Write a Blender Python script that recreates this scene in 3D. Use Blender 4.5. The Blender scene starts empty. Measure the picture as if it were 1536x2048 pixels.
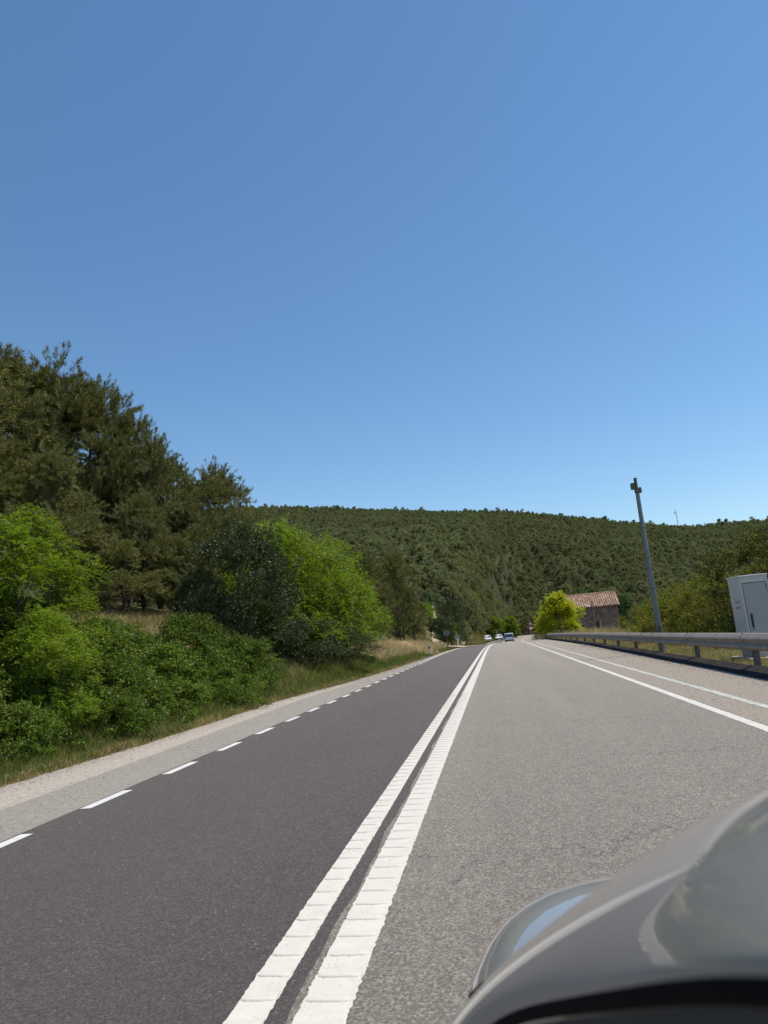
import bpy, bmesh, math, random
import numpy as np
from mathutils import Vector, Matrix

random.seed(7)
RNG = np.random.default_rng(11)
SC = bpy.context.scene
COL = SC.collection
rad = math.radians

# ------------------------------------------------------------------ camera
EYE = 1.38
cam_d = bpy.data.cameras.new('camera')
cam = bpy.data.objects.new('camera', cam_d)
COL.objects.link(cam)
SC.camera = cam
cam_d.sensor_fit = 'VERTICAL'
cam_d.sensor_height = 36.0
cam_d.lens = 36.0 * 1420 / 2048
cam_d.clip_start = 0.02
cam_d.clip_end = 6000
PITCH, YAW, ROLL = rad(10.278), rad(7.854), rad(5.3)
F = Vector((-math.sin(YAW) * math.cos(PITCH), math.cos(YAW) * math.cos(PITCH), math.sin(PITCH)))
R0 = Vector((math.cos(YAW), math.sin(YAW), 0))
U0 = R0.cross(F)
R = R0 * math.cos(ROLL) - U0 * math.sin(ROLL)
U = R.cross(F)
cam.matrix_world = Matrix(((R.x, U.x, -F.x, 0), (R.y, U.y, -F.y, 0), (R.z, U.z, -F.z, EYE), (0, 0, 0, 1)))
cam_d.dof.use_dof = True
cam_d.dof.focus_distance = 14.0
cam_d.dof.aperture_fstop = 6.6

# ------------------------------------------------------------------ sky, sun, exposure
SUN_EL, SUN_AZ = rad(65), rad(76)          # azimuth clockwise from +Y (ahead) towards +X (right)
world = bpy.data.worlds.new('World')
SC.world = world
world.use_nodes = True
wn = world.node_tree
wn.nodes.clear()
sky = wn.nodes.new('ShaderNodeTexSky')
sky.sky_type = 'NISHITA'
sky.sun_disc = False
sky.sun_elevation = SUN_EL
sky.sun_rotation = SUN_AZ
sky.altitude = 500
sky.air_density = 1.15
sky.dust_density = 0.15
sky.ozone_density = 4.0
bg = wn.nodes.new('ShaderNodeBackground')
bg.inputs['Strength'].default_value = 0.107
wo = wn.nodes.new('ShaderNodeOutputWorld')
sat = wn.nodes.new('ShaderNodeHueSaturation')
sat.inputs['Saturation'].default_value = 1.1
sat.inputs['Hue'].default_value = 0.496
wn.links.new(sky.outputs[0], sat.inputs['Color'])
wn.links.new(sat.outputs[0], bg.inputs[0])
wn.links.new(bg.outputs[0], wo.inputs[0])

sun_d = bpy.data.lights.new('sun', 'SUN')
sun_d.energy = 4.0
sun_d.angle = rad(0.53)
sun_d.color = (1.0, 0.935, 0.84)
sun = bpy.data.objects.new('sun', sun_d)
COL.objects.link(sun)
SUNV = Vector((math.sin(SUN_AZ) * math.cos(SUN_EL), math.cos(SUN_AZ) * math.cos(SUN_EL), math.sin(SUN_EL)))
sun.rotation_euler = SUNV.to_track_quat('Z', 'Y').to_euler()
sun.location = (30, 20, 60)

SC.view_settings.view_transform = 'Standard'
SC.view_settings.look = 'None'
SC.view_settings.gamma = 1.0
SC.view_settings.exposure = 0.4
SC.view_settings.use_curve_mapping = False
SC.render.engine = 'CYCLES'
SC.cycles.max_bounces = 6
SC.cycles.transparent_max_bounces = 8

# ------------------------------------------------------------------ material helpers
class NT:
    def __init__(self, name):
        self.m = bpy.data.materials.new(name)
        self.m.use_nodes = True
        self.t = self.m.node_tree
        self.t.nodes.clear()
        self.out = self.n('ShaderNodeOutputMaterial')
    def n(self, kind, **kw):
        nd = self.t.nodes.new(kind)
        for k, v in kw.items():
            setattr(nd, k, v)
        return nd
    def l(self, a, b):
        self.t.links.new(a, b)
    def setv(self, sock, v):
        if isinstance(v, bpy.types.NodeSocket):
            self.l(v, sock)
        else:
            sock.default_value = v
    def obj(self):
        return self.n('ShaderNodeTexCoord').outputs['Object']
    def geo(self):
        return self.n('ShaderNodeNewGeometry')
    def noise(self, vec, scale, detail=4.0, rough=0.55, dist=0.0):
        nd = self.n('ShaderNodeTexNoise')
        if vec is not None: self.l(vec, nd.inputs['Vector'])
        nd.inputs['Scale'].default_value = scale
        nd.inputs['Detail'].default_value = detail
        nd.inputs['Roughness'].default_value = rough
        nd.inputs['Distortion'].default_value = dist
        return nd.outputs['Fac']
    def voro(self, vec, scale, feature='F1', out='Color', rand=1.0):
        nd = self.n('ShaderNodeTexVoronoi', feature=feature)
        self.l(vec, nd.inputs['Vector'])
        nd.inputs['Scale'].default_value = scale
        nd.inputs['Randomness'].default_value = rand
        return nd.outputs[out]
    def ramp(self, fac, stops, interp='LINEAR'):
        nd = self.n('ShaderNodeValToRGB')
        cr = nd.color_ramp
        cr.interpolation = interp
        while len(cr.elements) < len(stops): cr.elements.new(0.5)
        for e, (p, c) in zip(cr.elements, stops):
            e.position = p
            e.color = (c[0], c[1], c[2], 1) if not isinstance(c, (int, float)) else (c, c, c, 1)
        self.l(fac, nd.inputs[0])
        return nd.outputs[0]
    def mix(self, fac, a, b, blend='MIX'):
        nd = self.n('ShaderNodeMix', data_type='RGBA', blend_type=blend)
        self.setv(nd.inputs[0], fac)
        for s, v in ((nd.inputs[6], a), (nd.inputs[7], b)):
            if isinstance(v, tuple) and len(v) == 3: v = (*v, 1)
            self.setv(s, v)
        return nd.outputs[2]
    def math(self, op, a, b=0.0, c=None):
        nd = self.n('ShaderNodeMath', operation=op)
        self.setv(nd.inputs[0], a); self.setv(nd.inputs[1], b)
        if c is not None: self.setv(nd.inputs[2], c)
        return nd.outputs[0]
    def mapping(self, vec, scale=(1, 1, 1), rot=(0, 0, 0), loc=(0, 0, 0)):
        nd = self.n('ShaderNodeMapping')
        self.l(vec, nd.inputs[0])
        nd.inputs['Scale'].default_value = scale
        nd.inputs['Rotation'].default_value = rot
        nd.inputs['Location'].default_value = loc
        return nd.outputs[0]
    def sep(self, vec):
        nd = self.n('ShaderNodeSeparateXYZ'); self.l(vec, nd.inputs[0]); return nd.outputs
    def bump(self, h, strength=0.5, dist=0.01, normal=None):
        nd = self.n('ShaderNodeBump')
        nd.inputs['Strength'].default_value = strength
        nd.inputs['Distance'].default_value = dist
        self.l(h, nd.inputs['Height'])
        if normal is not None: self.l(normal, nd.inputs['Normal'])
        return nd.outputs[0]
    def principled(self, color, rough=0.8, metallic=0.0, normal=None, spec=0.5, coat=0.0):
        b = self.n('ShaderNodeBsdfPrincipled')
        if isinstance(color, tuple) and len(color) == 3: color = (*color, 1)
        self.setv(b.inputs['Base Color'], color)
        self.setv(b.inputs['Roughness'], rough)
        self.setv(b.inputs['Metallic'], metallic)
        b.inputs['Specular IOR Level'].default_value = spec
        if coat:
            b.inputs['Coat Weight'].default_value = coat
            b.inputs['Coat Roughness'].default_value = 0.03
        if normal is not None: self.l(normal, b.inputs['Normal'])
        return b.outputs[0]
    def done(self, shader):
        self.l(shader, self.out.inputs['Surface'])
        return self.m

def mat_plain(name, color, rough=0.6, metallic=0.0, spec=0.5, var=0.15, scale=6.0, bump=0.0, coat=0.0):
    t = NT(name); o = t.obj()
    f = t.noise(o, scale, 5, 0.6)
    lo = tuple(c * (1 - var) for c in color); hi = tuple(min(1, c * (1 + var)) for c in color)
    c = t.ramp(f, [(0.3, lo), (0.7, hi)])
    nb = t.bump(t.noise(o, scale * 12, 3), bump, 0.01) if bump else None
    return t.done(t.principled(c, rough, metallic, nb, spec, coat))

def mat_leaf(name, stops, trans, rough=0.5, tmix=0.35, spec=0.3, patch=1.2, patchamt=0.35, ovar=0.3):
    """foliage: random tone per leaf, clump-to-clump tone, light shining through"""
    t = NT(name)
    g = t.geo()
    tc = t.n('ShaderNodeTexCoord')
    oi = t.n('ShaderNodeObjectInfo')
    c = t.ramp(g.outputs['Random Per Island'], stops)
    nz = t.noise(tc.outputs['Object'], patch, 2)
    v = t.math('MULTIPLY_ADD', nz, patchamt * 2, 1.0 - patchamt)
    v2 = t.math('MULTIPLY_ADD', oi.outputs['Random'], ovar, 1.0 - ovar / 2)
    v = t.math('MULTIPLY', v, v2)
    hsv = t.n('ShaderNodeHueSaturation')
    t.l(c, hsv.inputs['Color']); t.l(v, hsv.inputs['Value'])
    hue = t.math('MULTIPLY_ADD', nz, 0.05, 0.475)
    t.l(hue, hsv.inputs['Hue'])
    p = t.principled(hsv.outputs[0], rough, 0, None, spec)
    tr = t.n('ShaderNodeBsdfTranslucent')
    tm = t.mix(1.0, hsv.outputs[0], (*trans,), 'MULTIPLY')
    t.l(tm, tr.inputs['Color'])
    mx = t.n('ShaderNodeMixShader')
    mx.inputs[0].default_value = tmix
    t.l(p, mx.inputs[1]); t.l(tr.outputs[0], mx.inputs[2])
    return t.done(mx.outputs[0])

# ------------------------------------------------------------------ object helpers
def fill_props(o, label=None, cat=None, group=None, kind=None):
    if label: o['label'] = label
    if cat: o['category'] = cat
    if group: o['group'] = group
    if kind: o['kind'] = kind
    return o

def thing(name, label, cat, loc=(0, 0, 0), rz=0.0, scale=1.0, group=None):
    o = bpy.data.objects.new(name, None)
    o.empty_display_size = 0.2
    COL.objects.link(o)
    o.location = loc
    o.rotation_euler = (0, 0, rz)
    o.scale = (scale, scale, scale) if isinstance(scale, (int, float)) else scale
    return fill_props(o, label, cat, group)

def link(name, me, parent=None):
    o = bpy.data.objects.new(name, me)
    COL.objects.link(o)
    if parent: o.parent = parent
    return o

def np_mesh(name, verts, quads=None, tris=None, mat=None, smooth=False):
    me = bpy.data.meshes.new(name)
    verts = np.asarray(verts, np.float32).reshape(-1, 3)
    me.vertices.add(len(verts))
    me.vertices.foreach_set('co', verts.ravel())
    loops, starts, n = [], [], 0
    if quads is not None and len(quads):
        q = np.asarray(quads, np.int32); loops.append(q.ravel()); starts.append(np.arange(len(q)) * 4); n = q.size
    if tris is not None and len(tris):
        q = np.asarray(tris, np.int32); loops.append(q.ravel()); starts.append(n + np.arange(len(q)) * 3)
    L = np.concatenate(loops); S = np.concatenate(starts)
    me.loops.add(len(L)); me.loops.foreach_set('vertex_index', L.astype(np.int32))
    me.polygons.add(len(S)); me.polygons.foreach_set('loop_start', S.astype(np.int32))
    me.polygons.foreach_set('use_smooth', np.full(len(S), smooth, bool))
    me.update(calc_edges=True)
    if mat: me.materials.append(mat)
    return me

class MB:
    """collects simple solids into one mesh"""
    def __init__(self): self.v, self.f, self.sm = [], [], []
    def add(self, v, f, smooth=False):
        b = len(self.v)
        self.v += [tuple(p) for p in v]
        self.f += [tuple(i + b for i in q) for q in f]
        self.sm += [smooth] * len(f)
        return self
    def box(self, c, s, rz=0.0, M=None, taper=1.0):
        hx, hy, hz = s[0] / 2, s[1] / 2, s[2] / 2
        P = []
        for z, k in ((-hz, 1.0), (hz, taper)):
            for x, y in ((-hx, -hy), (hx, -hy), (hx, hy), (-hx, hy)):
                P.append(Vector((x * k, y * k, z)))
        m = Matrix.Rotation(rz, 3, 'Z')
        P = [m @ p + Vector(c) for p in P]
        if M is not None: P = [M @ p for p in P]
        return self.add(P, [(0, 3, 2, 1), (4, 5, 6, 7), (0, 1, 5, 4), (1, 2, 6, 5), (2, 3, 7, 6), (3, 0, 4, 7)])
    def bbox(self, c, s, b=0.02, rz=0.0):
        """box with bevelled edges"""
        bm = bmesh.new()
        bmesh.ops.create_cube(bm, size=1.0)
        bmesh.ops.scale(bm, vec=s, verts=bm.verts)
        bmesh.ops.bevel(bm, geom=list(bm.edges), offset=b, segments=2, affect='EDGES', profile=0.5)
        bmesh.ops.rotate(bm, matrix=Matrix.Rotation(rz, 3, 'Z'), verts=bm.verts)
        bmesh.ops.translate(bm, vec=c, verts=bm.verts)
        bm.verts.index_update()
        self.add([v.co.copy() for v in bm.verts], [[v.index for v in f.verts] for f in bm.faces])
        bm.free(); return self
    def tube(self, pts, radii, n=8, caps=True, smooth=True):
        pts = [Vector(p) for p in pts]
        if isinstance(radii, (int, float)): radii = [radii] * len(pts)
        V, Fc = [], []
        prev = None
        for i, p in enumerate(pts):
            d = (pts[min(i + 1, len(pts) - 1)] - pts[max(i - 1, 0)])
            d = d.normalized() if d.length > 1e-9 else Vector((0, 0, 1))
            if prev is None:
                a = d.cross(Vector((0, 0, 1)))
                if a.length < 1e-3: a = d.cross(Vector((1, 0, 0)))
            else:
                a = prev - d * prev.dot(d)
                if a.length < 1e-6: a = d.orthogonal()
            a.normalize(); prev = a
            b = d.cross(a)
            for k in range(n):
                t = 2 * math.pi * k / n
                V.append(p + (a * math.cos(t) + b * math.sin(t)) * radii[i])
        for i in range(len(pts) - 1):
            for k in range(n):
                k2 = (k + 1) % n
                Fc.append((i * n + k, i * n + k2, (i + 1) * n + k2, (i + 1) * n + k))
        self.add(V, Fc, smooth)
        if caps:
            self.add(V[:n], [tuple(range(n - 1, -1, -1))])
            self.add(V[-n:], [tuple(range(n))])
        return self
    def disc(self, c, axis, r, h, n=24):
        a = Vector(axis).normalized()
        return self.tube([Vector(c) - a * h / 2, Vector(c) + a * h / 2], r, n, True, False)
    def prism(self, poly, y0, y1):
        """polygon in XZ extruded along Y"""
        n = len(poly)
        V = [(x, y0, z) for x, z in poly] + [(x, y1, z) for x, z in poly]
        return self.add(V, [tuple(range(n)), tuple(range(2 * n - 1, n - 1, -1))] +
                        [(i, i + n, (i + 1) % n + n, (i + 1) % n) for i in range(n)])
    def mesh(self, name, mat):
        me = bpy.data.meshes.new(name)
        me.from_pydata(self.v, [], self.f)
        me.polygons.foreach_set('use_smooth', self.sm)
        me.update()
        bm = bmesh.new(); bm.from_mesh(me)
        bmesh.ops.recalc_face_normals(bm, faces=bm.faces)
        bm.to_mesh(me); bm.free()
        me.materials.append(mat)
        return me
    def build(self, name, mat, parent=None):
        return link(name, self.mesh(name, mat), parent)

# ------------------------------------------------------------------ the lie of the land
def road_x(y):
    y = np.asarray(y, float)
    return 2.2 * (np.maximum(0, y - 50) / 100) ** 2
def road_z(y):
    y = np.asarray(y, float)
    return -1.15 * np.clip((y - 45) / 105, 0, 1) ** 2
def left_edge(y):
    return np.interp(y, [-30, 8, 12, 16, 20, 27, 36, 52, 80, 400], [-6.5, -6.45, -6.25, -6.2, -6.25, -5.55, -5.1, -4.75, -4.7, -4.7])
def right_edge(y):
    return np.interp(y, [-30, 0, 45, 100, 400], [5.0, 5.1, 5.9, 6.2, 6.0])
def sstep(a, b, x):
    t = np.clip((np.asarray(x, float) - a) / (b - a), 0, 1)
    return t * t * (3 - 2 * t)
def wob(x, y):
    return (np.sin(x * 0.9 + 1.3 * np.sin(y * 0.37)) * np.cos(y * 0.71 + 0.8 * np.sin(x * 0.53))
            + 0.5 * np.sin(x * 2.1 + y * 1.7) * np.sin(y * 2.3 - x * 0.9))
RIDGE_X = [-900, -420, -264, -150, -92, 21, 128, 206, 300, 500, 900]
RIDGE_Z = [192, 174, 166, 151, 141, 128, 108.5, 95, 90.5, 83, 77]
def height(x, y):
    x = np.asarray(x, float); y = np.asarray(y, float)
    l = x - road_x(y); zr = road_z(y)
    le, re = left_edge(y), right_edge(y)
    # left bank
    d = le - l
    bank = np.interp(d, [0, 0.6, 1.4, 3, 5.5, 8, 14, 40, 300], [0.0, 0.06, 0.25, 1.2, 2.6, 3.2, 4.6, 8.0, 14.0])
    bank = bank * np.interp(y, [-40, 34, 46, 60, 85, 120, 400], [1, 1, 0.5, 0.36, 0.3, 0.2, 0.2])
    # right side: level strip, then falling ground
    e = l - re
    drop = np.interp(e, [0, 0.5, 4, 7, 14, 40, 300], [0.0, 0.03, 0.05, -0.5, -2.2, -3.5, -4.0])
    side = np.where(l < 0, np.where(d > 0, bank, 0), np.where(e > 0, drop, 0))
    rough = wob(x, y) * 0.07 * np.clip(np.maximum(d, e) - 0.6, 0, 1)
    base = zr + side + rough
    # wooded hill closing the valley
    y0 = np.interp(x, [-60, -8, 4, 30, 60], [84, 88, 170, 235, 235])
    hr = np.interp(x, RIDGE_X, RIDGE_Z) + 0.7 * np.sin(x * 0.05)
    t = (y - y0) / (800 - y0)
    hill = np.where(t < 0, 0, np.where(t < 1, hr * np.abs(t) ** 1.08, hr * (1 - 0.12 * (t - 1)) - (y - 800) * 0.08))
    hill = hill + np.clip(t, 0, 0.25) * np.clip(1 - t, 0, 1) * 14 * np.sin(x * 0.021 + y * 0.013) * np.sin(y * 0.03)
    w = sstep(5.5, 16, np.abs(l - 0.5))
    hill = np.maximum(hill, 0) * np.where(y < 268, w, np.maximum(w, sstep(268, 470, y)))
    z = base + hill
    inside = np.minimum(l - le, re - l)           # > 0 under the paving
    z = np.where((inside > 0) & (y < 270), zr - 0.14 * np.clip(inside / 0.35, 0, 1), z)
    return z
def hz(x, y): return float(height(x, y))

# ------------------------------------------------------------------ surface materials
def asphalt(name, base, agg, lo, hi, warm, crack=0.0, scale=95.0, bump=0.55, patch=0.2, glint=0.0):
    t = NT(name); o = t.obj()
    v = t.voro(o, scale)
    vb = t.n('ShaderNodeRGBToBW'); t.l(v, vb.inputs[0])
    stones = t.ramp(vb.outputs[0], [(0.15, lo), (0.5, base), (0.85, hi)])
    fine = t.noise(o, scale * 2.4, 3, 0.7)
    c = t.mix(0.5, stones, t.ramp(fine, [(0.3, lo), (0.7, hi)]))
    # slow change of tone: worn wheel tracks run along the road, older patches are random
    track = t.noise(t.mapping(o, (1.1, 0.05, 1)), 1.0, 3, 0.5)
    slow = t.noise(o, 0.45, 5, 0.6)
    k = t.math('ADD', t.math('MULTIPLY_ADD', track, patch * 2, 1.0 - patch), t.math('MULTIPLY_ADD', slow, patch * 1.6, -patch * 0.8))
    med = t.noise(o, 9.0, 4, 0.7)
    k = t.math('MULTIPLY', k, t.math('MULTIPLY_ADD', med, 0.36, 0.82))
    hsv = t.n('ShaderNodeHueSaturation'); t.l(c, hsv.inputs['Color']); t.l(k, hsv.inputs['Value'])
    c = hsv.outputs[0]
    c = t.mix(t.math('MULTIPLY', slow, 0.35), c, warm)
    if glint:
        gl = t.voro(o, scale * 0.9)
        gb = t.n('ShaderNodeSeparateColor'); t.l(gl, gb.inputs[0])
        c = t.mix(t.math('GREATER_THAN', gb.outputs[1], 1 - glint), c, (0.30, 0.27, 0.25))
    if crack:
        s = t.sep(o)
        wv = t.noise(t.mapping(o, (1.2, 0.25, 1)), 1.0, 6, 0.62)
        yy = t.math('ADD', s[1], t.math('MULTIPLY', wv, 2.6))
        m = t.math('PINGPONG', yy, 1.55)
        thin = t.math('LESS_THAN', m, 0.011)
        msk = t.math('GREATER_THAN', t.noise(o, 0.55, 3), 0.5)
        cr = t.math('MULTIPLY', t.math('MULTIPLY', thin, msk), crack)
        wv2 = t.noise(o, 2.2, 5, 0.6)
        xx = t.math('PINGPONG', t.math('ADD', s[0], t.math('MULTIPLY', wv2, 0.7)), 1.9)
        cr2 = t.math('MULTIPLY', t.math('MULTIPLY', t.math('LESS_THAN', xx, 0.006), t.math('GREATER_THAN', t.noise(o, 0.4, 2), 0.56)), crack)
        c = t.mix(t.math('MAXIMUM', cr, cr2), c, (0.03, 0.028, 0.026))
    h = t.math('ADD', vb.outputs[0], fine)
    b = t.bump(h, bump, 0.012)
    return t.done(t.principled(c, 0.85, 0, b, 0.35))

M = {}
M['asphalt_dark'] = asphalt('asphalt_dark', (0.105, 0.088, 0.079), 0, (0.018, 0.015, 0.013), (0.24, 0.205, 0.188), (0.112, 0.092, 0.082), 0.0, 112, 1.0, 0.12, 0.005)
M['asphalt_light'] = asphalt('asphalt_light', (0.207, 0.178, 0.146), 0, (0.02, 0.017, 0.014), (0.60, 0.53, 0.445), (0.215, 0.183, 0.147), 0.5, 90, 1.0, 0.17)
M['asphalt_old'] = asphalt('asphalt_old', (0.27, 0.245, 0.205), 0, (0.12, 0.108, 0.09), (0.43, 0.395, 0.34), (0.29, 0.26, 0.21), 0.5, 52, 0.8, 0.10)
M['grit'] = asphalt('grit', (0.35, 0.305, 0.255), 0, (0.20, 0.17, 0.14), (0.50, 0.445, 0.385), (0.31, 0.25, 0.20), 0.0, 36, 0.5, 0.2)
M['grit_right'] = asphalt('grit_right', (0.27, 0.23, 0.18), 0, (0.13, 0.11, 0.085), (0.40, 0.35, 0.285), (0.29, 0.24, 0.185), 0.0, 40, 0.8, 0.03)

def mat_paint(name, col, wear, grime=(0.25, 0.22, 0.18)):
    t = NT(name); o = t.obj()
    n1 = t.noise(o, 130, 3, 0.8); n2 = t.noise(o, 3.5, 4, 0.6)
    w = t.math('ADD', t.math('MULTIPLY', n1, 0.75), t.math('MULTIPLY', n2, 0.35))
    msk = t.math('GREATER_THAN', w, wear)
    c = t.ramp(t.noise(o, 6, 5, 0.7), [(0.3, tuple(c * 0.88 for c in col)), (0.7, col)])
    c = t.mix(msk, c, grime)
    b = t.bump(t.noise(o, 60, 3), 0.25, 0.004)
    return t.done(t.principled(c, 0.6, 0, b, 0.3))
M['paint'] = mat_paint('road_paint', (0.60, 0.565, 0.49), 0.655, (0.30, 0.27, 0.22))
M['paint_thin'] = mat_paint('road_paint_thin', (0.62, 0.61, 0.58), 0.65, (0.16, 0.15, 0.14))
M['paint_edge'] = mat_paint('road_paint_edge', (0.58, 0.55, 0.48), 0.655, (0.22, 0.2, 0.17))
M['paint_blue'] = mat_paint('road_paint_bluish', (0.47, 0.48, 0.42), 0.59, (0.27, 0.24, 0.2))

def mat_ground():
    t = NT('ground_soil'); o = t.obj()
    a = t.noise(o, 0.35, 6, 0.65); b = t.noise(o, 3.0, 5, 0.7); c2 = t.noise(o, 0.03, 3)
    c = t.ramp(b, [(0.25, (0.10, 0.07, 0.045)), (0.5, (0.19, 0.14, 0.085)), (0.75, (0.29, 0.215, 0.135))])
    g = t.ramp(t.noise(o, 5.0, 4, 0.7), [(0.3, (0.035, 0.045, 0.015)), (0.7, (0.11, 0.115, 0.04))])
    c = t.mix(t.ramp(a, [(0.36, 0.35), (0.52, 0.95)]), c, g)
    s = t.sep(o)
    far = t.n('ShaderNodeMapRange'); t.l(s[1], far.inputs[0])
    far.inputs[1].default_value = 90; far.inputs[2].default_value = 170
    under = t.ramp(t.noise(o, 0.12, 5, 0.7), [(0.36, (0.035, 0.04, 0.018)), (0.66, (0.075, 0.07, 0.035)), (0.78, (0.22, 0.16, 0.10))])
    c = t.mix(far.outputs[0], c, under)
    bp = t.bump(b, 0.8, 0.06)
    return t.done(t.principled(c, 0.95, 0, bp, 0.1))
M['ground'] = mat_ground()
M['track'] = mat_plain('track_dirt', (0.42, 0.32, 0.215), 0.95, var=0.25, scale=1.2, bump=0.4, spec=0.1)
M['cut_soil'] = mat_plain('cut_soil', (0.34, 0.235, 0.13), 0.95, var=0.35, scale=0.8, bump=0.6, spec=0.1)

# ------------------------------------------------------------------ ground sheet
def build_ground():
    xs = np.unique(np.concatenate([np.arange(-24, 24.01, 0.5), np.arange(-80, 80.1, 3.0), np.arange(-1500, 1501, 30.0)]))
    ys = np.unique(np.concatenate([np.arange(-12, 60, 0.6), np.arange(60, 140, 1.6), np.arange(140, 420, 4.5), np.arange(420, 1000, 15), np.arange(1000, 2600, 80), np.array([-60., -30.])]))
    X, Y = np.meshgrid(xs, ys)
    Z = height(X, Y)
    nx, ny = len(xs), len(ys)
    idx = np.arange(nx * ny).reshape(ny, nx)
    q = np.stack([idx[:-1, :-1], idx[:-1, 1:], idx[1:, 1:], idx[1:, :-1]], -1).reshape(-1, 4)
    o = link('ground', np_mesh('ground', np.stack([X, Y, Z], -1), q, None, M['ground'], True))
    fill_props(o, 'soil and grass ground rising into the wooded hillside', 'ground', kind='structure')
build_ground()

YS = np.unique(np.concatenate([np.arange(-6, 60, 1.0), np.arange(60, 330, 3.0)]))
def strip(name, lf, rf, mat, parent=None, dz=0.0, y0=-6, y1=327, skirt=False, jag=(0, 0), step=None):
    """a ribbon of road surface between two lateral offsets"""
    ys = YS[(YS >= y0) & (YS <= y1)]
    if step: ys = np.unique(np.concatenate([np.arange(y0, min(y1, 60), step), ys[ys >= 60]]))
    L = (lf(ys) if callable(lf) else np.full(len(ys), lf)); Rr = (rf(ys) if callable(rf) else np.full(len(ys), rf))
    L = L + RNG.normal(0, 1, len(ys)) * jag[0]; Rr = Rr + RNG.normal(0, 1, len(ys)) * jag[1]
    cx, z = road_x(ys), road_z(ys) + dz
    cols = [np.stack([cx + L, ys, z], -1), np.stack([cx + Rr, ys, z], -1)]
    if skirt:
        cols = [cols[0] + np.array([0, 0, -0.2])] + cols + [cols[1] + np.array([0, 0, -0.2])]
    k = len(cols)
    V = np.stack(cols, 1).reshape(-1, 3)
    n = len(ys)
    idx = np.arange(n * k).reshape(n, k)
    q = np.stack([idx[:-1, :-1], idx[:-1, 1:], idx[1:, 1:], idx[1:, :-1]], -1).reshape(-1, 4)
    return link(name, np_mesh(name, V, q, None, mat), parent)

SH = -5.4
def lsh(y): return np.interp(y, [-10, 10, 20, 27, 36, 60, 400], [-5.35, -5.36, -5.55, -5.2, -4.95, -4.6, -4.6])
seam = lambda y: -0.955 + 0.012 * np.sin(y * 3.1) + 0.008 * np.sin(y * 7.7)
road = strip('road', -4.36, seam, M['asphalt_dark'], step=0.25)
fill_props(road, 'dark newer asphalt of the oncoming lane', 'road', kind='structure')
o = strip('road', seam, 3.05, M['asphalt_light'], step=0.25)
road_r = fill_props(o, 'light worn asphalt of the near lane', 'road', kind='structure')
o = strip('shoulder', lsh, -4.36, M['asphalt_old'])
fill_props(o, 'old pale asphalt shoulder beside the dashed line', 'shoulder', kind='structure')
o = strip('shoulder', left_edge, lsh, M['grit'], step=0.3, jag=(0.03, 0), skirt=True)
fill_props(o, 'pinkish gritty strip between shoulder and grass', 'shoulder', kind='structure')
o = strip('shoulder', 3.05, right_edge, M['grit_right'], skirt=True, jag=(0, 0.03), step=0.4)
fill_props(o, 'beige gritty shoulder in front of the crash barrier', 'shoulder', kind='structure')

# ---- painted markings (children of the road they are painted on)
PZ = 0.004
cl_a = strip('centre_line', -1.195, -1.035, M['paint'], road, PZ, step=0.02, jag=(0.0022, 0.0022), y1=300)
cl_b = strip('centre_line', -0.925, -0.715, M['paint'], road_r, PZ, step=0.02, jag=(0.0025, 0.0035), y1=300)
strip('edge_line', 2.86, 3.0, M['paint_edge'], road_r, PZ, step=0.03, jag=(0.005, 0.005), y1=300)
strip('faint_edge_line', 3.54, 3.67, M['paint_blue'], road_r, PZ, step=0.1, jag=(0.01, 0.01), y1=70)
strip('left_edge_line', -4.32, -4.20, M['paint_thin'], road, PZ, y0=40, y1=300)
def rib_mesh(w, seed):
    r = random.Random(seed)
    n, V, Fc = 9, [], []
    prof = [(-0.045, 0.0), (-0.03, 0.004), (0.015, 0.0068), (0.024, 0.006), (0.027, -0.001)]
    for i in range(n):
        x = -w / 2 + w * i / (n - 1)
        dy = r.uniform(-0.004, 0.004) + (0.012 if i in (0, n - 1) else 0)
        k = 0.5 if i in (0, n - 1) else 1.0
        for (py, pz) in prof: V.append((x, -py * 1.0 + dy, PZ + 0.0005 + pz * k))
    m = len(prof)
    for i in range(n - 1):
        for j in range(m - 1): Fc.append((i * m + j, (i + 1) * m + j, (i + 1) * m + j + 1, i * m + j + 1))
    return MB().add(V, Fc, True).mesh('rib', M['paint'])
ribsA = [rib_mesh(0.148, i) for i in range(6)]; ribsB = [rib_mesh(0.185, i + 9) for i in range(6)]
for i in range(75):
    y = 2.22 + 0.205 * i
    a = link('rib', ribsA[i % 6], cl_a); a.location = (-1.115, y + 0.02, 0); a.rotation_euler = (0, 0, rad(random.uniform(-2, 2)))
    b = link('rib', ribsB[(i * 5) % 6], cl_b); b.location = (-0.82, y, 0); b.rotation_euler = (0, 0, rad(random.uniform(-1.5, 1.5)))
def dash_mesh():
    V = [(-0.06, 0, PZ), (0.06, 0.05, PZ), (0.06, 0.86, PZ), (-0.06, 0.82, PZ)]
    V = [(-0.062, 0, PZ), (0.058, 0.0, PZ), (0.062, 0.85, PZ), (-0.058, 0.85, PZ)]
    return MB().add(V, [(0, 1, 2, 3)]).mesh('dash', M['paint_thin'])
dm = dash_mesh()
for i in range(-1, 20):
    d = link('dash', dm, road); d.location = (-4.255 + random.uniform(-0.01, 0.01), 5.23 + 1.765 * i, 0)

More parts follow.
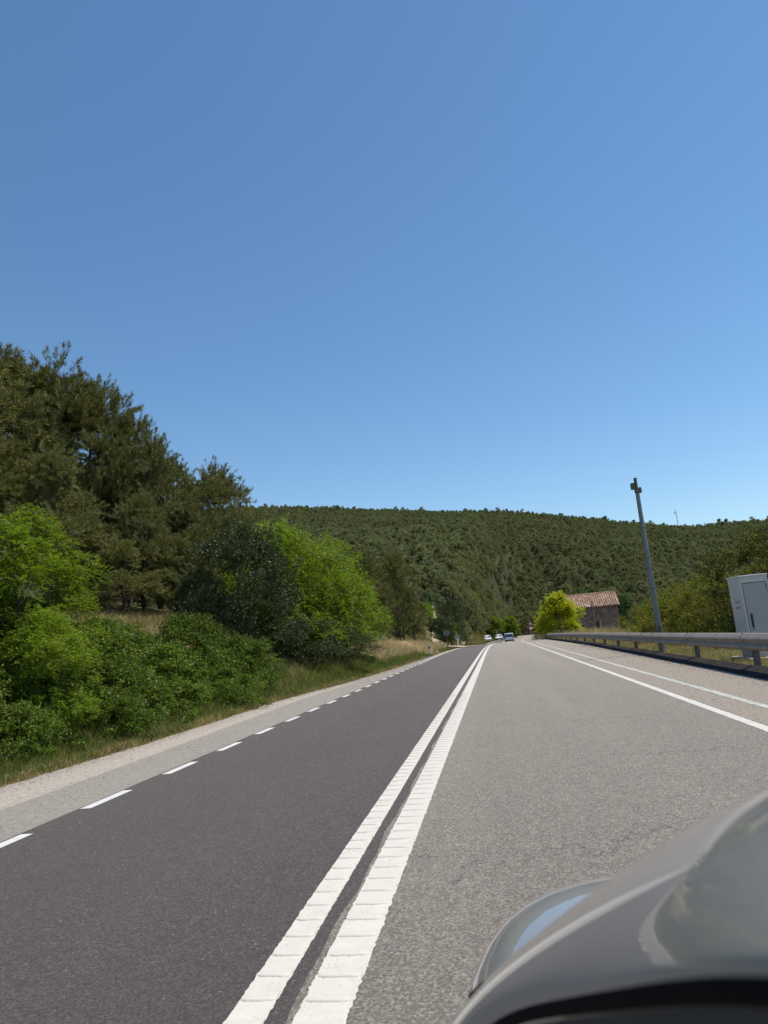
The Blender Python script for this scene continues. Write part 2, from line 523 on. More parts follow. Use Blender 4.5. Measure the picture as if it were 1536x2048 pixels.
# dirt track climbing the hillside and the bare cut above it
def ribbon(name, pts, widths, mat, label, cat, dz=0.06, n=60, parent=None):
    P = np.array(pts, float); s = np.linspace(0, 1, len(P)); ss = np.linspace(0, 1, n)
    xs = np.interp(ss, s, P[:, 0]); ys = np.interp(ss, s, P[:, 1]); w = np.interp(ss, s, widths)
    T = np.stack([np.gradient(xs), np.gradient(ys)], -1); T /= np.linalg.norm(T, axis=1)[:, None]
    k = 5; rows = []
    for j in range(k):
        f = (j / (k - 1) - 0.5)
        px = xs + T[:, 1] * w * f; py = ys - T[:, 0] * w * f
        rows.append(np.stack([px, py, height(px, py) + dz], -1))
    V = np.stack(rows, 1).reshape(-1, 3); idx = np.arange(n * k).reshape(n, k)
    q = np.stack([idx[:-1, :-1], idx[:-1, 1:], idx[1:, 1:], idx[1:, :-1]], -1).reshape(-1, 4)
    o = link(name, np_mesh(name, V, q, None, mat, True), parent)
    return fill_props(o, label, cat, kind='structure')
TRACK = [(-3.9, 84), (-6.6, 92), (-8.0, 100), (-9.8, 122), (-12.6, 150)]
ribbon('dirt_track', TRACK, [5.0, 2.6, 1.6, 1.0, 0.9], M['track'], 'pale dirt track climbing the slope left of the road', 'track', 0.22)

# ------------------------------------------------------------------ vegetation
M['bark_pine'] = mat_plain('bark_pine', (0.075, 0.05, 0.038), 0.95, var=0.5, scale=9, bump=0.9, spec=0.1)
M['bark_grey'] = mat_plain('bark_grey', (0.09, 0.075, 0.06), 0.95, var=0.45, scale=9, bump=0.9, spec=0.1)
M['pine'] = mat_leaf('pine_needles', [(0.0, (0.060, 0.075, 0.022)), (0.45, (0.145, 0.155, 0.043)), (0.85, (0.25, 0.24, 0.068)), (1.0, (0.26, 0.19, 0.08))], (1.2, 1.2, 0.6), 0.55, 0.14, 0.3, 0.7, 0.4)
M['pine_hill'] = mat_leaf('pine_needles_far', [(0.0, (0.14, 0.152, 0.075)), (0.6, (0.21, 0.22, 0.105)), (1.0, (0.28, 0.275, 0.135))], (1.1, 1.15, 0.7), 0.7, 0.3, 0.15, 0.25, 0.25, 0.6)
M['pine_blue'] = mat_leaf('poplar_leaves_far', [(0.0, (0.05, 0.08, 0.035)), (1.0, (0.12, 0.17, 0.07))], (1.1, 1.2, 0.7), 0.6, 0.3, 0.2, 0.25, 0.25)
M['locust'] = mat_leaf('locust_leaves', [(0.0, (0.058, 0.098, 0.010)), (0.5, (0.135, 0.205, 0.016)), (1.0, (0.26, 0.33, 0.030))], (1.4, 1.4, 0.5), 0.5, 0.42, 0.25, 0.9, 0.35)
M['locust_yellow'] = mat_leaf('yellow_green_leaves', [(0.0, (0.22, 0.26, 0.012)), (0.6, (0.36, 0.385, 0.016)), (1.0, (0.48, 0.45, 0.03))], (1.4, 1.4, 0.5), 0.5, 0.45, 0.2, 0.7, 0.25)
M['elm'] = mat_leaf('elm_leaves', [(0.0, (0.026, 0.036, 0.012)), (0.6, (0.058, 0.076, 0.023)), (1.0, (0.13, 0.15, 0.055))], (1.2, 1.4, 0.6), 0.5, 0.25, 0.3, 1.0, 0.35)
M['bramble'] = mat_leaf('bramble_leaves', [(0.0, (0.042, 0.070, 0.010)), (0.6, (0.105, 0.168, 0.024)), (0.92, (0.185, 0.26, 0.045)), (1.0, (0.24, 0.21, 0.07))], (1.4, 1.4, 0.5), 0.5, 0.38, 0.2, 0.8, 0.35)
M['rose'] = mat_leaf('shrub_leaves', [(0.0, (0.06, 0.07, 0.014)), (0.5, (0.135, 0.165, 0.028)), (0.85, (0.26, 0.26, 0.055)), (1.0, (0.18, 0.10, 0.045))], (1.5, 1.4, 0.5), 0.55, 0.42, 0.2, 0.6, 0.5)
M['grass'] = mat_leaf('grass_blades', [(0.0, (0.045, 0.080, 0.014)), (0.55, (0.095, 0.132, 0.026)), (0.8, (0.19, 0.19, 0.055)), (1.0, (0.36, 0.29, 0.13))], (1.3, 1.3, 0.6), 0.6, 0.35, 0.2, 0.5, 0.35)
M['straw'] = mat_leaf('straw_blades', [(0.0, (0.30, 0.22, 0.10)), (0.5, (0.55, 0.43, 0.23)), (1.0, (0.68, 0.56, 0.34))], (1.1, 1.05, 0.8), 0.6, 0.35, 0.2, 0.5, 0.25)
M['grass_dry'] = mat_leaf('dry_grass_blades', [(0.0, (0.12, 0.11, 0.03)), (0.35, (0.27, 0.215, 0.085)), (0.8, (0.44, 0.345, 0.165)), (1.0, (0.52, 0.42, 0.23))], (1.2, 1.1, 0.7), 0.6, 0.3, 0.2, 0.5, 0.3)

def unit(v): return v / np.maximum(np.linalg.norm(v, axis=-1, keepdims=True), 1e-9)
def rdir(rng, n): return unit(rng.normal(size=(n, 3)))
def leaf_quads(P, A, L, W, rng, mid=0.42, roll=None):
    """one diamond leaf per point P along axis A"""
    n = len(P)
    S = unit(np.cross(A, rdir(rng, n) if roll is None else roll))
    L = np.broadcast_to(np.asarray(L, float), (n,))[:, None]; W = np.broadcast_to(np.asarray(W, float), (n,))[:, None]
    V = np.stack([P, P + A * L * mid + S * W / 2, P + A * L, P + A * L * mid - S * W / 2], 1).reshape(-1, 3)
    return V, np.arange(n * 4).reshape(-1, 4)

def shoots(C, Rl, ns, up, rng, squash=0.85):
    """starting points, directions and lengths of ns shoots out of every clump"""
    n = len(C)
    d = rdir(rng, n * ns); d[:, 2] = d[:, 2] * squash + up; d = unit(d)
    c = np.repeat(C, ns, 0); r = np.repeat(Rl, ns)
    return c + d * (r * 0.12)[:, None], d, r * rng.uniform(0.75, 1.25, n * ns)

def clumps(h, Rr, n, rng, prof, zlo, rin=0.45, lump=(0.10, 0.19)):
    """clump centres filling an uneven crown envelope"""
    zf = zlo + (1 - zlo) * rng.uniform(0, 1, n) ** 0.9
    er = np.interp(zf, prof[0], prof[1]) * Rr
    th = rng.uniform(0, 2 * np.pi, n)
    lob = 1 + 0.22 * np.sin(th * 2 + rng.uniform(0, 6)) + 0.16 * np.sin(th * 3 + zf * 7 + rng.uniform(0, 6))
    rr = er * lob * (rin + (1 - rin) * rng.uniform(0, 1, n) ** 0.6)
    C = np.stack([np.cos(th) * rr, np.sin(th) * rr, zf * h], -1)
    return C, rng.uniform(lump[0], lump[1], n) * h

def woody(h, r0, C, rng, mat, lean=0.04, frac=0.9, nlimb=None, name='trunk'):
    mb = MB()
    k = 8
    bend = rng.normal(0, lean * h, 2)
    path = [(bend[0] * (i / k) ** 2 + rng.normal(0, 0.012 * h) * (i > 0), bend[1] * (i / k) ** 2 + rng.normal(0, 0.012 * h) * (i > 0), frac * h * i / k) for i in range(k + 1)]
    path[0] = (0, 0, -0.25)
    mb.tube(path, [r0 * (1.25 if i == 0 else 1) * (1 - 0.88 * i / k) for i in range(k + 1)], 8)
    P = np.array(path)
    sel = range(len(C)) if nlimb is None else rng.choice(len(C), min(nlimb, len(C)), replace=False)
    for i in sel:
        c = C[i]
        z0 = max(0.12 * h, c[2] - rng.uniform(0.12, 0.3) * h * 0.8 - 0.1 * np.hypot(c[0], c[1]))
        z0 = min(z0, frac * h * 0.98)
        p0 = np.array([np.interp(z0, P[:, 2], P[:, 0]), np.interp(z0, P[:, 2], P[:, 1]), z0])
        m = (p0 + c) / 2 + rng.normal(0, 0.03 * h, 3) - np.array([0, 0, 0.03 * h])
        rb = max(0.012, r0 * 0.36 * (1 - 0.75 * z0 / h))
        mb.tube([p0, (p0 * 0.6 + m * 0.4), m, c], [rb, rb * 0.8, rb * 0.6, rb * 0.25], 5, False)
    return mb.mesh(name, mat)

def pine_meshes(h, Rr, seed, n=46, ns=20, nt=12, nn=5, nl=0.2, nw=0.024, zlo=0.2, lump=(0.085, 0.15), mat='pine', limbs=None, rin=0.35):
    rng = np.random.default_rng(seed)
    prof = ([0, 0.2, 0.4, 0.65, 0.85, 0.95, 1.0], [0.5, 0.85, 1.0, 0.9, 0.58, 0.34, 0.08])
    C, Rl = clumps(h * 0.94, Rr, n, rng, prof, zlo, rin, lump)
    C = np.concatenate([C, np.array([[0, 0, h * 0.93], [rng.normal(0, .1), rng.normal(0, .1), h * 0.84]])]); Rl = np.concatenate([Rl, [0.075 * h, 0.1 * h]])
    st, d, ln = shoots(C, Rl, ns, 0.62, rng)
    t = rng.uniform(0.35, 1.0, (len(st), nt)) ** 0.8
    P = (st[:, None] + d[:, None] * (ln[:, None] * t)[..., None] + rng.normal(0, 0.018 * h / 8, (len(st), nt, 3))).reshape(-1, 3)
    D = np.repeat(d, nt, 0)
    P = np.repeat(P, nn, 0)
    A = unit(np.repeat(D, nn, 0) * 0.8 + np.array([0, 0, 0.35]) + rng.normal(0, 0.5, (len(P), 3)))
    V, q = leaf_quads(P, A, rng.uniform(0.7, 1.25, len(P)) * nl, nw, rng, 0.5)
    crown = np_mesh('crown', V, q, None, M[mat])
    trunk = woody(h, 0.022 * h, C, rng, M['bark_pine'], 0.04, 0.92, limbs)
    return trunk, crown

def locust_meshes(h, Rr, seed, n=30, ns=18, nf=8, pairs=6, frond=0.22, leaf=(0.042, 0.02), zlo=0.25, mat='locust', lump=(0.13, 0.22), prof=None, limbs=22):
    rng = np.random.default_rng(seed)
    prof = prof or ([0, 0.25, 0.5, 0.75, 0.92, 1.0], [0.55, 0.9, 1.0, 0.8, 0.45, 0.2])
    C, Rl = clumps(h * 0.95, Rr, n, rng, prof, zlo, 0.4, lump)
    st, d, ln = shoots(C, Rl, ns, 0.35, rng)
    t = np.linspace(0.3, 1.0, nf)[None] * np.ones((len(st), 1)) + rng.uniform(-.05, .05, (len(st), nf))
    sag = (t ** 2)[..., None] * np.array([0, 0, -0.18]) * ln[:, None, None]
    B = (st[:, None] + d[:, None] * (ln[:, None] * t)[..., None] + sag).reshape(-1, 3)
    D = np.repeat(d, nf, 0)
    side = unit(np.cross(D, rdir(rng, len(D))))
    FD = unit(D * 0.55 + side * 0.75 + np.array([0, 0, -0.05]))                    # frond axis
    FN = unit(np.array([0, 0, 1.0]) + rng.normal(0, 0.35, FD.shape)); FS = unit(np.cross(FD, FN))
    m = pairs * 2 + 1
    u = np.concatenate([np.repeat(np.linspace(0.18, 0.92, pairs), 2), [1.0]])
    sg = np.concatenate([np.tile([1, -1], pairs), [0]])
    fl = frond * rng.uniform(0.7, 1.3, len(B))
    P = B[:, None] + FD[:, None] * (fl[:, None] * u)[..., None] + np.array([0, 0, -1.0]) * (fl[:, None] * u ** 2 * 0.28)[..., None]
    A = unit(FS[:, None] * sg[None, :, None] + FD[:, None] * 0.45 + rng.normal(0, 0.14, P.shape))
    roll = np.repeat(FN, m, 0) + rng.normal(0, 0.3, (len(B) * m, 3))
    P = P.reshape(-1, 3); A = A.reshape(-1, 3)
    V, q = leaf_quads(P, A, leaf[0] * rng.uniform(0.75, 1.25, len(P)), leaf[1], rng, 0.5, roll)
    return woody(h, 0.024 * h, C, rng, M['bark_grey'], 0.05, 0.85, limbs), np_mesh('crown', V, q, None, M[mat])

def leafy_meshes(h, Rr, seed, n=36, ns=16, nl=40, leaf=(0.07, 0.04), zlo=0.15, mat='elm', lump=(0.11, 0.19), droop=-0.1, prof=None, limbs=22, up=0.25, rin=0.4, r0=0.022):
    rng = np.random.default_rng(seed)
    prof = prof or ([0, 0.2, 0.5, 0.75, 0.92, 1.0], [0.7, 0.95, 1.0, 0.85, 0.5, 0.2])
    C, Rl = clumps(h * 0.94, Rr, n, rng, prof, zlo, rin, lump)
    st, d, ln = shoots(C, Rl, ns, up, rng)
    t = rng.uniform(0.15, 1.0, (len(st), nl))
    P = st[:, None] + d[:, None] * (ln[:, None] * t)[..., None] + np.array([0, 0, 1.0]) * (ln[:, None] * t ** 2 * droop * 2)[..., None]
    P = (P + rng.normal(0, leaf[0] * 0.6, P.shape)).reshape(-1, 3)
    D = np.repeat(d, nl, 0)
    A = unit(D * 0.5 + rng.normal(0, 0.6, D.shape) + np.array([0, 0, -0.25]))
    roll = unit(np.array([0, 0, 0.7]) + D * 0.4 + rng.normal(0, 0.5, D.shape))
    V, q = leaf_quads(P, A, leaf[0] * rng.uniform(0.6, 1.3, len(P)), leaf[1] * rng.uniform(0.8, 1.2, len(P)), rng, 0.42, np.cross(roll, A))
    return woody(h, r0 * h, C, rng, M['bark_grey'], 0.05, 0.85, limbs), np_mesh('crown', V, q, None, M[mat])

def plant(name, label, cat, meshes, x, y, s=1.0, rz=0.0, group=None, dz=-0.05, parts=('trunk', 'crown'), z=None):
    root = thing(name, label, cat, (x, y, (hz(x, y) if z is None else z) + dz), rz, s, group)
    for nm, me in zip(parts, meshes): link(nm, me, root)
    return root

# --- pines on the left bank (three crowns, shared)
PN = [pine_meshes(9.0, 2.7, 3 + i, n=27, ns=48, nt=13, nn=7, nl=0.23, nw=0.02, zlo=z0, lump=(0.105, 0.175), rin=0.55) for i, z0 in ((0, 0.2), (2, 0.2), (5, 0.12))]
GP = 'pines on the left bank'
LEFT_PINES = [  # x, y, height, width factor, variant, turn, label
    (-19.9, 26.5, 10.2, 1.0, 0, 0.3, 'tallest dark pine at the left edge of the picture'),
    (-18.0, 27.5, 10.0, 0.85, 2, 1.9, 'tall dark pine second from the left edge'),
    (-16.9, 28.4, 9.5, 0.74, 1, 4.0, 'tall dark pine third from the left, with a notched top'),
    (-15.0, 28.0, 8.5, 0.60, 0, 2.7, 'narrow pointed pine on the right shoulder of the tall pine group'),
    (-17.7, 36.5, 8.8, 0.75, 1, 0.9, 'rounded pine peeping out behind the tall pine group'),
    (-17.6, 40.0, 8.4, 0.40, 2, 3.3, 'slim young pine with a thin pointed top'),
    (-14.9, 38.5, 8.6, 0.80, 1, 5.2, 'open-branched pine standing right of the slim young pine'),
    (-13.4, 40.5, 6.2, 0.70, 0, 1.2, 'low pine at the right foot of the open-branched pine'),
    (-13.6, 26.6, 4.6, 0.8, 1, 2.2, 'low bushy pine below the narrow pointed pine'),
    (-13.7, 31.0, 5.6, 0.85, 0, 3.9, 'mid-height olive pine in the middle of the left wood'),
    (-12.8, 33.5, 5.0, 0.85, 2, 0.2, 'mid-height olive pine just behind the dark elm'),
    (-15.6, 23.5, 5.6, 0.9, 2, 4.8, 'low dark pine behind the locust tree'),
    (-19.0, 22.5, 6.4, 0.9, 0, 2.0, 'broad low pine at the far left below the tallest pine'),
    (-22.5, 30.0, 10.0, 1.0, 1, 1.0, 'dark pine hidden behind the tallest pine at the left edge'),
    (-17.0, 31.5, 7.5, 1.0, 2, 2.6, 'shaded pine inside the left wood'),
    (-13.4, 24.6, 2.9, 1.3, 2, 0.7, 'lowest young pine above the dry grass patch on the bank'),
    (-15.2, 25.6, 3.4, 1.2, 0, 3.0, 'young bushy pine filling the foot of the tall pine group'),
    (-12.6, 27.6, 3.2, 1.2, 1, 1.6, 'young pine tucked in left of the dark elm'),
]
for x, y, h, w, k, rz, lab in LEFT_PINES:
    plant('pine_tree', lab, 'tree', PN[k], x, y, (h / 9.0 * w * 1.08, h / 9.0 * w * 1.08, h / 9.0), rz, GP)

# --- pines further along the left side
GM = 'pines beyond the bright green trees'
for x, y, h, w, k, rz, lab in [
    (-10.2, 58, 7.7, 0.9, 0, 0.5, 'dark pine directly right of the bright green trees'),
    (-8.3, 63, 8.0, 0.8, 1, 2.5, 'tall dark pine with a bare trunk beside the straw mound'),
    (-12.5, 66, 8.0, 0.9, 2, 4.5, 'dark pine behind the straw bank, half hidden'),
    (-9.6, 76, 7.0, 0.8, 0, 3.3, 'dark pine on the slope left of the dirt track'),
    (-9.3, 84, 5.6, 0.8, 1, 1.2, 'smaller pine on the edge of the dirt track'),
    (-14.5, 80, 8.0, 0.9, 1, 5.1, 'pine rising behind the pines left of the track'),
    (-12.6, 92, 7.5, 0.9, 2, 0.9, 'pine uphill on the left of the dirt track')]:
    plant('pine_tree', lab, 'tree', PN[k], x, y, (h / 9.0 * w, h / 9.0 * w, h / 9.0), rz, GM)

# --- bright locust trees
LN = locust_meshes(4.2, 1.6, 21, n=44, ns=15, nf=8, pairs=6, frond=0.25, leaf=(0.058, 0.027), zlo=0.06, lump=(0.085, 0.15))
LM = [locust_meshes(5.6, 2.2, 31, n=40, ns=20, nf=6, pairs=4, frond=0.34, leaf=(0.105, 0.05), zlo=0.12),
      locust_meshes(5.6, 2.3, 33, n=40, ns=20, nf=6, pairs=4, frond=0.34, leaf=(0.105, 0.05), zlo=0.12)]
GL = 'bright green locust trees'
plant('locust_tree', 'feathery bright green locust tree in the left foreground', 'tree', LN, -9.15, 12.9, (0.9, 0.9, 0.80), 0.4, GL)
plant('locust_tree', 'lower locust tree cut by the left edge of the picture', 'tree', LN, -10.8, 12.0, (0.75, 0.75, 0.60), 2.6, GL)
plant('locust_tree', 'small locust shoot standing in front of the foreground locust', 'tree', LN, -7.75, 11.6, 0.5, 4.4, GL)
plant('locust_tree', 'bright green locust tree just right of the dark elm', 'tree', LM[0], -8.6, 29.5, (0.88, 0.88, 0.92), 0.3, GL)
plant('locust_tree', 'bright lime locust tree in the middle of the roadside row', 'tree', LM[1], -7.8, 33.0, (0.86, 0.86, 0.95), 2.0, GL)
plant('locust_tree', 'lime locust tree at the right end of the roadside row', 'tree', LM[0], -7.5, 36.0, (0.70, 0.70, 0.80), 4.1, GL)
plant('locust_tree', 'green locust tree behind the dark elm', 'tree', LM[1], -10.3, 33.0, (0.8, 0.8, 0.88), 5.0, GL)

# --- dark elm, brambles, shrubs
EL = leafy_meshes(5.0, 2.15, 41, n=46, ns=18, nl=36, leaf=(0.10, 0.055), zlo=0.06, droop=-0.2)
plant('elm_tree', 'dark green glossy-leaved elm between brambles and locust row', 'tree', EL, -9.1, 25.2, (0.88, 0.88, 0.96), 0.7)
plant('elm_tree', 'low dark elm bush leaning left of the dark elm', 'tree', EL, -10.7, 25.6, (0.5, 0.5, 0.5), 2.9)
plant('elm_tree', 'dark shaded undergrowth under the locust row', 'tree', EL, -7.5, 27.8, (0.62, 0.62, 0.42), 4.0)
plant('elm_tree', 'dark low scrub at the foot of the lime locust', 'tree', EL, -7.0, 31.5, (0.62, 0.7, 0.36), 1.0)
BR = [leafy_meshes(1.9, 1.7, 51, n=60, ns=14, nl=26, leaf=(0.075, 0.055), zlo=0.03, mat='bramble', lump=(0.16, 0.28), droop=-0.15, up=0.35, r0=0.012,
                   prof=([0, 0.3, 0.6, 0.85, 1.0], [1.0, 0.97, 0.8, 0.5, 0.25]), limbs=14, rin=0.3),
      leafy_meshes(1.9, 1.7, 53, n=60, ns=14, nl=26, leaf=(0.075, 0.055), zlo=0.03, mat='bramble', lump=(0.16, 0.28), droop=-0.15, up=0.35, r0=0.012,
                   prof=([0, 0.3, 0.6, 0.85, 1.0], [1.0, 0.97, 0.8, 0.5, 0.25]), limbs=14, rin=0.3)]
GB = 'brambles along the left verge'
for x, y, s, k, rz, lab in [
    (-8.3, 9.4, (0.72, 0.72, 0.66), 0, 0.2, 'bramble bush at the lower left corner of the greenery'),
    (-9.7, 10.6, (0.9, 0.9, 0.8), 1, 1.4, 'bramble bush under the lower locust at the left edge'),
    (-8.0, 11.6, (0.62, 0.7, 0.55), 0, 3.7, 'low bramble bush in front of the foreground locust'),
    (-7.9, 13.8, (0.66, 0.8, 0.60), 1, 2.2, 'bramble bush right below the foreground locust'),
    (-9.0, 15.4, (0.95, 0.95, 0.62), 0, 3.1, 'broad bramble bush on the bank right of the foreground locust'),
    (-7.9, 16.6, (0.7, 0.95, 0.72), 1, 0.8, 'dense green bramble bush in the middle of the verge'),
    (-8.7, 19.4, (0.95, 0.95, 0.88), 0, 4.4, 'highest bramble mound next to the dark elm'),
    (-8.0, 21.4, (0.72, 0.85, 0.74), 1, 5.3, 'bramble bush at the right end of the hedge'),
    (-10.2, 17.4, (0.8, 0.8, 0.50), 0, 5.9, 'bramble bush at the top of the bank below the dry grass'),
    (-10.4, 13.4, (0.95, 0.95, 0.85), 0, 2.7, 'bramble bush behind the foreground locust'),
    (-7.5, 10.4, (0.5, 0.6, 0.40), 1, 0.6, 'lowest bramble patch nearest the camera on the verge'),
    (-7.35, 12.7, (0.5, 0.7, 0.42), 0, 5.1, 'flat bramble patch creeping onto the verge below the locust'),
    (-7.3, 15.2, (0.5, 0.75, 0.45), 1, 3.3, 'flat bramble patch creeping onto the verge in the middle'),
    (-7.35, 18.4, (0.5, 0.8, 0.50), 0, 1.7, 'flat bramble patch below the highest bramble mound')]:
    plant('bramble_bush', lab, 'bush', BR[k], x, y, s, rz, GB, parts=('stems', 'leaves'))

# --- right-hand side
YT = locust_meshes(6.2, 3.0, 61, n=46, ns=20, nf=6, pairs=3, frond=0.5, leaf=(0.21, 0.105), zlo=0.15, mat='locust_yellow', prof=([0, 0.2, 0.4, 0.65, 0.85, 1.0], [0.9, 1.0, 0.95, 0.7, 0.42, 0.12]))
plant('locust_tree', 'yellow-green rounded tree in front of the stone house', 'tree', YT, 8.4, 97, (0.88, 0.88, 0.86), 0.5)
SB = [leafy_meshes(3.4, 2.2, 71, n=60, ns=17, nl=26, leaf=(0.085, 0.05), zlo=0.03, mat='rose', lump=(0.12, 0.22), up=0.45, droop=-0.05, rin=0.3, r0=0.012),
      leafy_meshes(3.4, 2.2, 73, n=60, ns=17, nl=26, leaf=(0.085, 0.05), zlo=0.03, mat='rose', lump=(0.12, 0.22), up=0.45, droop=-0.05, rin=0.3, r0=0.012)]
M['rose_dark'] = mat_leaf('dark_shrub_leaves', [(0.0, (0.03, 0.036, 0.012)), (0.55, (0.075, 0.095, 0.022)), (0.88, (0.17, 0.185, 0.045)), (1.0, (0.13, 0.07, 0.035))], (1.4, 1.3, 0.5), 0.55, 0.33, 0.2, 0.6, 0.5)
SB.append(leafy_meshes(3.4, 2.2, 77, n=60, ns=17, nl=28, leaf=(0.085, 0.05), zlo=0.03, mat='rose_dark', lump=(0.12, 0.22), up=0.45, droop=-0.05, rin=0.3, r0=0.012))
GR = 'shrubs behind the crash barrier'
for x, y, s, k, rz, lab in [
    (9.9, 27.0, (1.0, 1.0, 1.14), 2, 0.5, 'big olive shrub directly behind the grey cabinet'),
    (12.4, 27.5, (1.0, 1.0, 1.2), 2, 2.5, 'big shrub at the right edge beyond the cabinet'),
    (9.5, 33.0, (0.85, 0.85, 0.72), 1, 3.6, 'leafy shrub between the tall pole and the big olive shrub'),
    (8.9, 38.0, (0.8, 0.8, 0.62), 0, 1.1, 'shrub right behind the foot of the tall pole'),
    (10.9, 38.5, (1.0, 1.0, 0.95), 1, 5.0, 'light green shrub set back right of the tall pole'),
    (9.9, 46.0, (0.85, 0.85, 0.66), 0, 4.2, 'shrub just left of the tall pole'),
    (11.9, 47.0, (1.1, 1.1, 1.0), 1, 0.1, 'yellow-tipped shrub behind the tall pole'),
    (12.3, 55.0, (0.9, 0.9, 0.95), 0, 2.0, 'shrub next to the right corner of the stone house'),
    (15.6, 60.0, (1.2, 1.2, 1.3), 1, 2.9, 'taller shrub in the hollow right of the stone house'),
    (14.5, 42.0, (1.2, 1.2, 1.3), 0, 3.0, 'shrub half hidden behind the light green shrub')]:
    plant('shrub', lab, 'bush', SB[k], x, y, s, rz, GR, parts=('stems', 'leaves'))

# --- mid-distance broadleaf and pines (copies)
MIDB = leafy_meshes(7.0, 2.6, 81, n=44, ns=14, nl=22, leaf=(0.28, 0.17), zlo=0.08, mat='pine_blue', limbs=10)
MIDL = locust_meshes(6.0, 2.6, 83, n=36, ns=14, nf=5, pairs=3, frond=0.5, leaf=(0.26, 0.13), zlo=0.1, limbs=10)
plant('poplar_tree', 'dark poplar beside the dirt track and the sign backs', 'tree', EL, -5.9, 96, (0.95, 0.95, 1.25), 0.3)
for x, y, s, rz, me, lab in [
    (-1.5, 205, (1.1, 1.1, 1.0), 0.4, MIDL, 'green broadleaf tree behind the oncoming white cars'),
    (4.0, 215, (1.1, 1.1, 1.05), 1.9, MIDL, 'green broadleaf tree directly above the van'),
    (-6.5, 190, (1.0, 1.0, 0.8), 3.0, MIDL, 'green roadside tree left of the oncoming cars'),
    (26, 150, (1.1, 1.1, 1.35), 2.0, MIDB, 'blue-green poplar behind the right end of the house roof'),
    (19, 155, (1.1, 1.1, 1.45), 0.9, MIDB, 'blue-green poplar above the house ridge'),
    (13, 160, (1.1, 1.1, 1.4), 5.2, MIDB, 'blue-green poplar above the left end of the house roof'),
    (33, 150, (1.1, 1.1, 1.25), 4.0, MIDB, 'blue-green poplar right of the stone house'),
    (40, 160, (1.2, 1.2, 1.4), 3.1, MIDB, 'blue-green poplar left of the tall pole in the valley'),
    (48, 160, (1.2, 1.2, 1.4), 1.1, MIDB, 'blue-green poplar right of the tall pole in the valley'),
    (56, 165, (1.2, 1.2, 1.4), 0.1, MIDB, 'blue-green poplar above the light green shrubs'),
    (24, 120, (1.0, 1.0, 0.9), 5.0, MIDB, 'dark leafy tree touching the right wall of the house'),
    (12.0, 128, (1.0, 1.0, 0.95), 2.5, MIDL, 'green tree behind the yellow-green tree')]:
    plant('broadleaf_tree', lab, 'tree', me, x, y, s, rz, 'broadleaf trees in the valley')

for i, (x, y, s_, lab) in enumerate([(-7.4, 104, 0.38, 'low green bush right of the dark poplar'), (-8.4, 114, 0.5, 'rounded bush on the slope above the guard rail end'),
    (-7.6, 128, 0.45, 'bush on the slope left of the nearer white car'), (-8.8, 142, 0.55, 'larger bush on the slope above the white cars'),
    (-7.0, 156, 0.42, 'small bush close to the road before the bend'), (-8.0, 172, 0.5, 'bush beside the nearer white car'), (-11.5, 120, 0.6, 'bush among the first pines of the slope'), (-12.5, 136, 0.6, 'bush between the slope pines above the cars')]):
    plant('roadside_bush', lab, 'bush', (MIDL, MIDB)[i % 2], x, y, (s_ * 1.2, s_ * 1.2, s_), i * 1.3, 'bushes on the slope by the bend', dz=-0.4)

# --- lower slope pines as individuals, the wood above as one mass
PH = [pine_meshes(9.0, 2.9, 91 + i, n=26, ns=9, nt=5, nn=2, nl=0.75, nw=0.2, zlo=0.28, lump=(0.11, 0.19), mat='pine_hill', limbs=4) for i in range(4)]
rng = np.random.default_rng(5)
def near_track(x, y):
    P = np.array(TRACK); d = 1e9
    for a, b in zip(P[:-1], P[1:]):
        t = np.clip(((x - a[0]) * (b[0] - a[0]) + (y - a[1]) * (b[1] - a[1])) / ((b - a) @ (b - a)), 0, 1)
        d = min(d, math.hypot(x - a[0] - t * (b[0] - a[0]), y - a[1] - t * (b[1] - a[1])))
    return d
singles, mass = [], []
yy = 104.0
while yy < 806:
    step = np.interp(yy, [100, 250, 500, 800], [4.9, 4.8, 4.5, 4.3])
    x0, x1 = -0.62 * yy, 0.62 * yy
    for xx in np.arange(x0, x1, step):
        x = xx + rng.uniform(-.45, .45) * step; y = yy + rng.uniform(-.45, .45) * step
        l = x - float(road_x(y))
        if y < 268 and -7.8 < l < 9.5: continue
        if near_track(x, y) < np.interp(y, [100, 115], [2.9, 1.7]): continue
        if y < 260 and l > 0 and (x < 60 and y < 190): continue
        gap = math.sin(x * 0.045 + 1.1) * math.sin(y * 0.06 + x * 0.02) + 0.5 * math.sin(x * 0.11 + y * 0.09)
        s = (rng.uniform(0.4, 0.7) if gap > 1.12 else rng.uniform(0.5, 1.18)) * np.interp(y, [100, 200, 400, 800], [0.72, 0.86, 0.74, 0.62])
        if -16.5 < x < -2 and y < 161: s *= 0.42
        if y > 765 and rng.uniform() < 0.07: s *= 1.45
        (singles if (y < 262 and len(singles) < 290 and abs(x) < 0.5 * y) else mass).append((x, y, s))
    yy += step * 0.92
for _ in range(420):                                  # steep cutting beside the road
    y = rng.uniform(105, 270); l = -rng.uniform(7.5, 17)
    x = l + float(road_x(y))
    if near_track(x, y) > 1.8: mass.append((x, y, rng.uniform(0.2, 0.36) if y < 160 else rng.uniform(0.35, 0.75)))
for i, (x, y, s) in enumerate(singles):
    plant('pine_tree', 'one of the many dark pines covering the lower slope of the hill', 'tree', PH[i % 4], x, y, (s, s, s * rng.uniform(0.85, 1.1)), rng.uniform(0, 6.28), 'pines on the lower slope', dz=-0.3)

